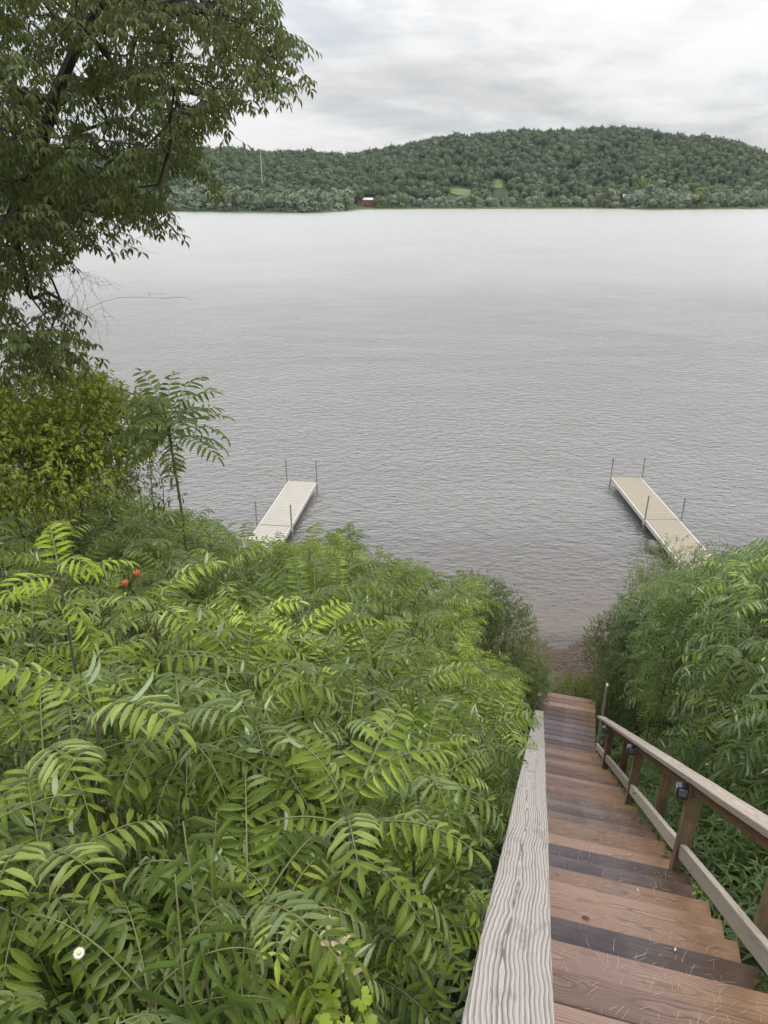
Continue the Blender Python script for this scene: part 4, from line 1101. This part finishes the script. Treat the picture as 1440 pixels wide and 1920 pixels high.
# orange blossoms
for (px, py, lab) in ((275, 1041, 'lower left of two orange red blossoms deep in the thicket'), (295, 1024, 'upper right of two orange red blossoms deep in the thicket')):
    q = unproj(px, py, 3.5); b = MB()
    for k in range(7):
        az = k*.9; d = Vector((math.cos(az)*.6, math.sin(az)*.6, 1)); put_leaflet(b, Vector((0, 0, 0)), d, Vector((math.cos(az), math.sin(az), .2)), .042, .020, LT4)
    e = empty('blossom', q+Vector((0, -.35, .0))); o = b.build('petals', M_ORANGE, e); st = MB(); st.tube([(0, 0, 0), (.0, .1, -.8)], .003, 4); st.build('stem', M_STEM, e); tag(e, lab, 'flower')
# goldenrod-like herbs near the viewer
HN = [herb_mesh(3, 1.0, .12, .026, 20, M_HERB) for _ in range(4)]
k = 0; tries = 0
while k < 44 and tries < 3000:
    tries += 1
    px = random.uniform(0, 900); py = random.uniform(1250, 1960); y = random.uniform(.7, 2.6); q = unproj(px, py, y); t, u = tu(q.x, q.y)
    gz = ground(q.x, q.y); h = q.z-gz
    if 70 < px < 240 and py > 1560 and y < 1.1: continue
    if px > 500 and px < 760 and py > 1560 and y < 1.5: continue
    if u > -.27 or h < .4 or h > 1.7 or (q-Vector((0, 0, H))).length < 1.0: continue
    e = empty('goldenrod_plant', (q.x, q.y, gz), (0, 0, random.random()*6)); hm = random.choice(HN)
    for nm, me in zip(('leaves', 'stems'), hm):
        o = link(nm, me, None, e); o.scale = (1, 1, h)
    tag(e, 'slender herb with narrow leaves ' + ('at the bottom left corner' if px < 300 else 'low in the middle of the thicket' if px < 600 else 'close beside the left handrail')+(' near the bottom edge' if py > 1600 else ''), 'herb', 'slender herbs near the viewer'); k += 1
# weeds growing beside and through the treads
SP = [herb_mesh(4, .22, .045, .018, 7, M_HERB, spread=.05) for _ in range(3)] + [herb_mesh(3, .2, .05, .028, 6, M_GRAPE, spread=.05)]
weeds = [(1.72, .09, 1.0, 3, 'small green weed growing by the left end of a near tread'), (2.3, .10, .8, 0, 'dark green weed against the left handrail beside the reddish treads'), (5.0, .10, .8, 0, 'round dark weed on the left end of the orange treads'), (7.3, .10, .9, 1, 'weed at the left end of the middle treads'), (8.3, .10, 1, 2, 'grassy weed at the left end of the lower treads'), (3.5, 1.17, .9, 3, 'fresh green sprig at the foot of the nearest right post'), (2.45, 1.13, 1.1, 0, 'leafy weed at the right end of the near treads'), (1.95, 1.10, 1.2, 1, 'leafy weed where the lower right rail leaves the picture'), (9.4, .95, .8, 2, 'flattened weed on the right end of the lowest treads'), (10.3, .12, 1, 2, 'weed at the left side just above the landing'), (11.9, .08, 1.2, 1, 'weed at the left side of the landing')]
for (t, u, s, vi, lab) in weeds:
    z = stair_z(t)-.15 if t < TL else H-DL-.01
    e = empty('weed', P(t, u, z), (0, 0, random.random()*6)); e.scale = (s, s, s)
    for nm, me in zip(('leaves', 'stems'), SP[vi]): link(nm, me, None, e)
    tag(e, lab, 'weed')
# dry grass strands and debris on the steps
m, N = new_mat('straw'); rn_ = N.new('ShaderNodeAttribute', attribute_name='rnd').outputs['Fac']
outm(N, principled(N, N.mix(rn_, (.30, .20, .11), (.58, .46, .32)), .8, .2)); M_STRAW = m
b = MB()
for i in range(1500):
    k = int(random.triangular(-2, 34, 0)); tn = T0+RUN*k; u = min(1.13, max(.1, random.triangular(.1, 1.14, .85))); t = tn-random.uniform(.01, RUN-.01); z = stair_z(tn)+.003
    L = random.uniform(.015, .075); a_ = random.gauss(.9, .7); d = Vector((math.cos(a_), math.sin(a_), 0))*L; p0 = P(t, u, z)
    p1 = p0+d
    if tu(p1.x, p1.y)[0] > tn: continue
    b.tube([p0, p0+d*.5+Vector((random.uniform(-.002, .002), random.uniform(-.002, .002), random.uniform(.001, .006))), p1+Vector((0, 0, .001))], [.0006, .0006, .0004], 3)
tag(b.build('dry_grass', M_STRAW), 'thin dry grass strands scattered over the treads', 'dry grass', None, 'stuff')
# brown dead leaves and pale seed on the treads
M_DEAD = plain('dead_leaf', (.10, .055, .03), .8, .2, 20); M_SEED = plain('pale_chip', (.6, .5, .38), .7, .2, 20, .15)
for (t, u, mt, lab) in ((1.62, .95, M_SEED, 'tan curled dead leaf on the nearest tread at the right'), (3.35, .72, M_SEED, 'pale seed husk on the dark tread'), (2.55, .78, M_SEED, 'pale husk on the orange brown tread near the right rail'), (4.15, .78, M_SEED, 'pale chip on the orange tread by the nearest post'), (7.5, .92, M_DEAD, 'brown dead leaf on the right end of a middle tread'), (2.9, .13, M_DEAD, 'dark dead leaf against the left rail on a reddish tread'), (2.75, .35, M_DEAD, 'dark curled leaf on a reddish tread left of centre')):
    k = math.ceil((t-T0)/RUN - 1e-6); z = stair_z(T0+RUN*k)+.004
    b = MB(); big = .045 if 'curled' in lab or mt is M_DEAD else .022
    put_leaflet(b, Vector((0, 0, .004)), Vector((math.cos(t*9), math.sin(t*9), .12)), Vector((0, 0, 1)), big, big*.5, LT4); o = b.build('fallen_leaf', mt); o.location = P(t, u, z); tag(o, lab, 'leaf')
# debris mat on the beach
b = MB()
for i in range(2600):
    y = random.uniform(12.7, 16.2); x = random.uniform(2.4, 6.8); z = ground(x, y)+.012; a_ = random.random()*6.28; L = random.uniform(.03, .16)
    d = Vector((math.cos(a_), math.sin(a_), 0))*L; p0 = Vector((x, y, z)); p1 = p0+d; p1.z = ground(p1.x, p1.y)+.02; b.tube([p0, p1], [random.uniform(.002, .006), .0015], 3)
m, N = new_mat('wrack'); rn_ = N.new('ShaderNodeAttribute', attribute_name='rnd').outputs['Fac']
outm(N, principled(N, N.mix(rn_, (.035, .024, .018), (.16, .12, .095)), .9, .2))
tag(b.build('beach_debris', m), 'brown twigs and washed up debris on the small beach', 'debris', None, 'stuff')

# ------------------------------------------------------------------ air
m, N = new_mat('haze_air')
N.new('ShaderNodeOutputMaterial', inp={1: N.new('ShaderNodeVolumePrincipled', inp={'Color': (.92, .95, 1, 1), 'Density': .000035, 'Anisotropy': .0}).outputs[0]})
b = MB(); b.box((0, 900, 80), (5200, 2400, 170)); hz = b.build('haze', m); tag(hz, 'thin pale haze over the lake', 'haze', None, 'stuff')
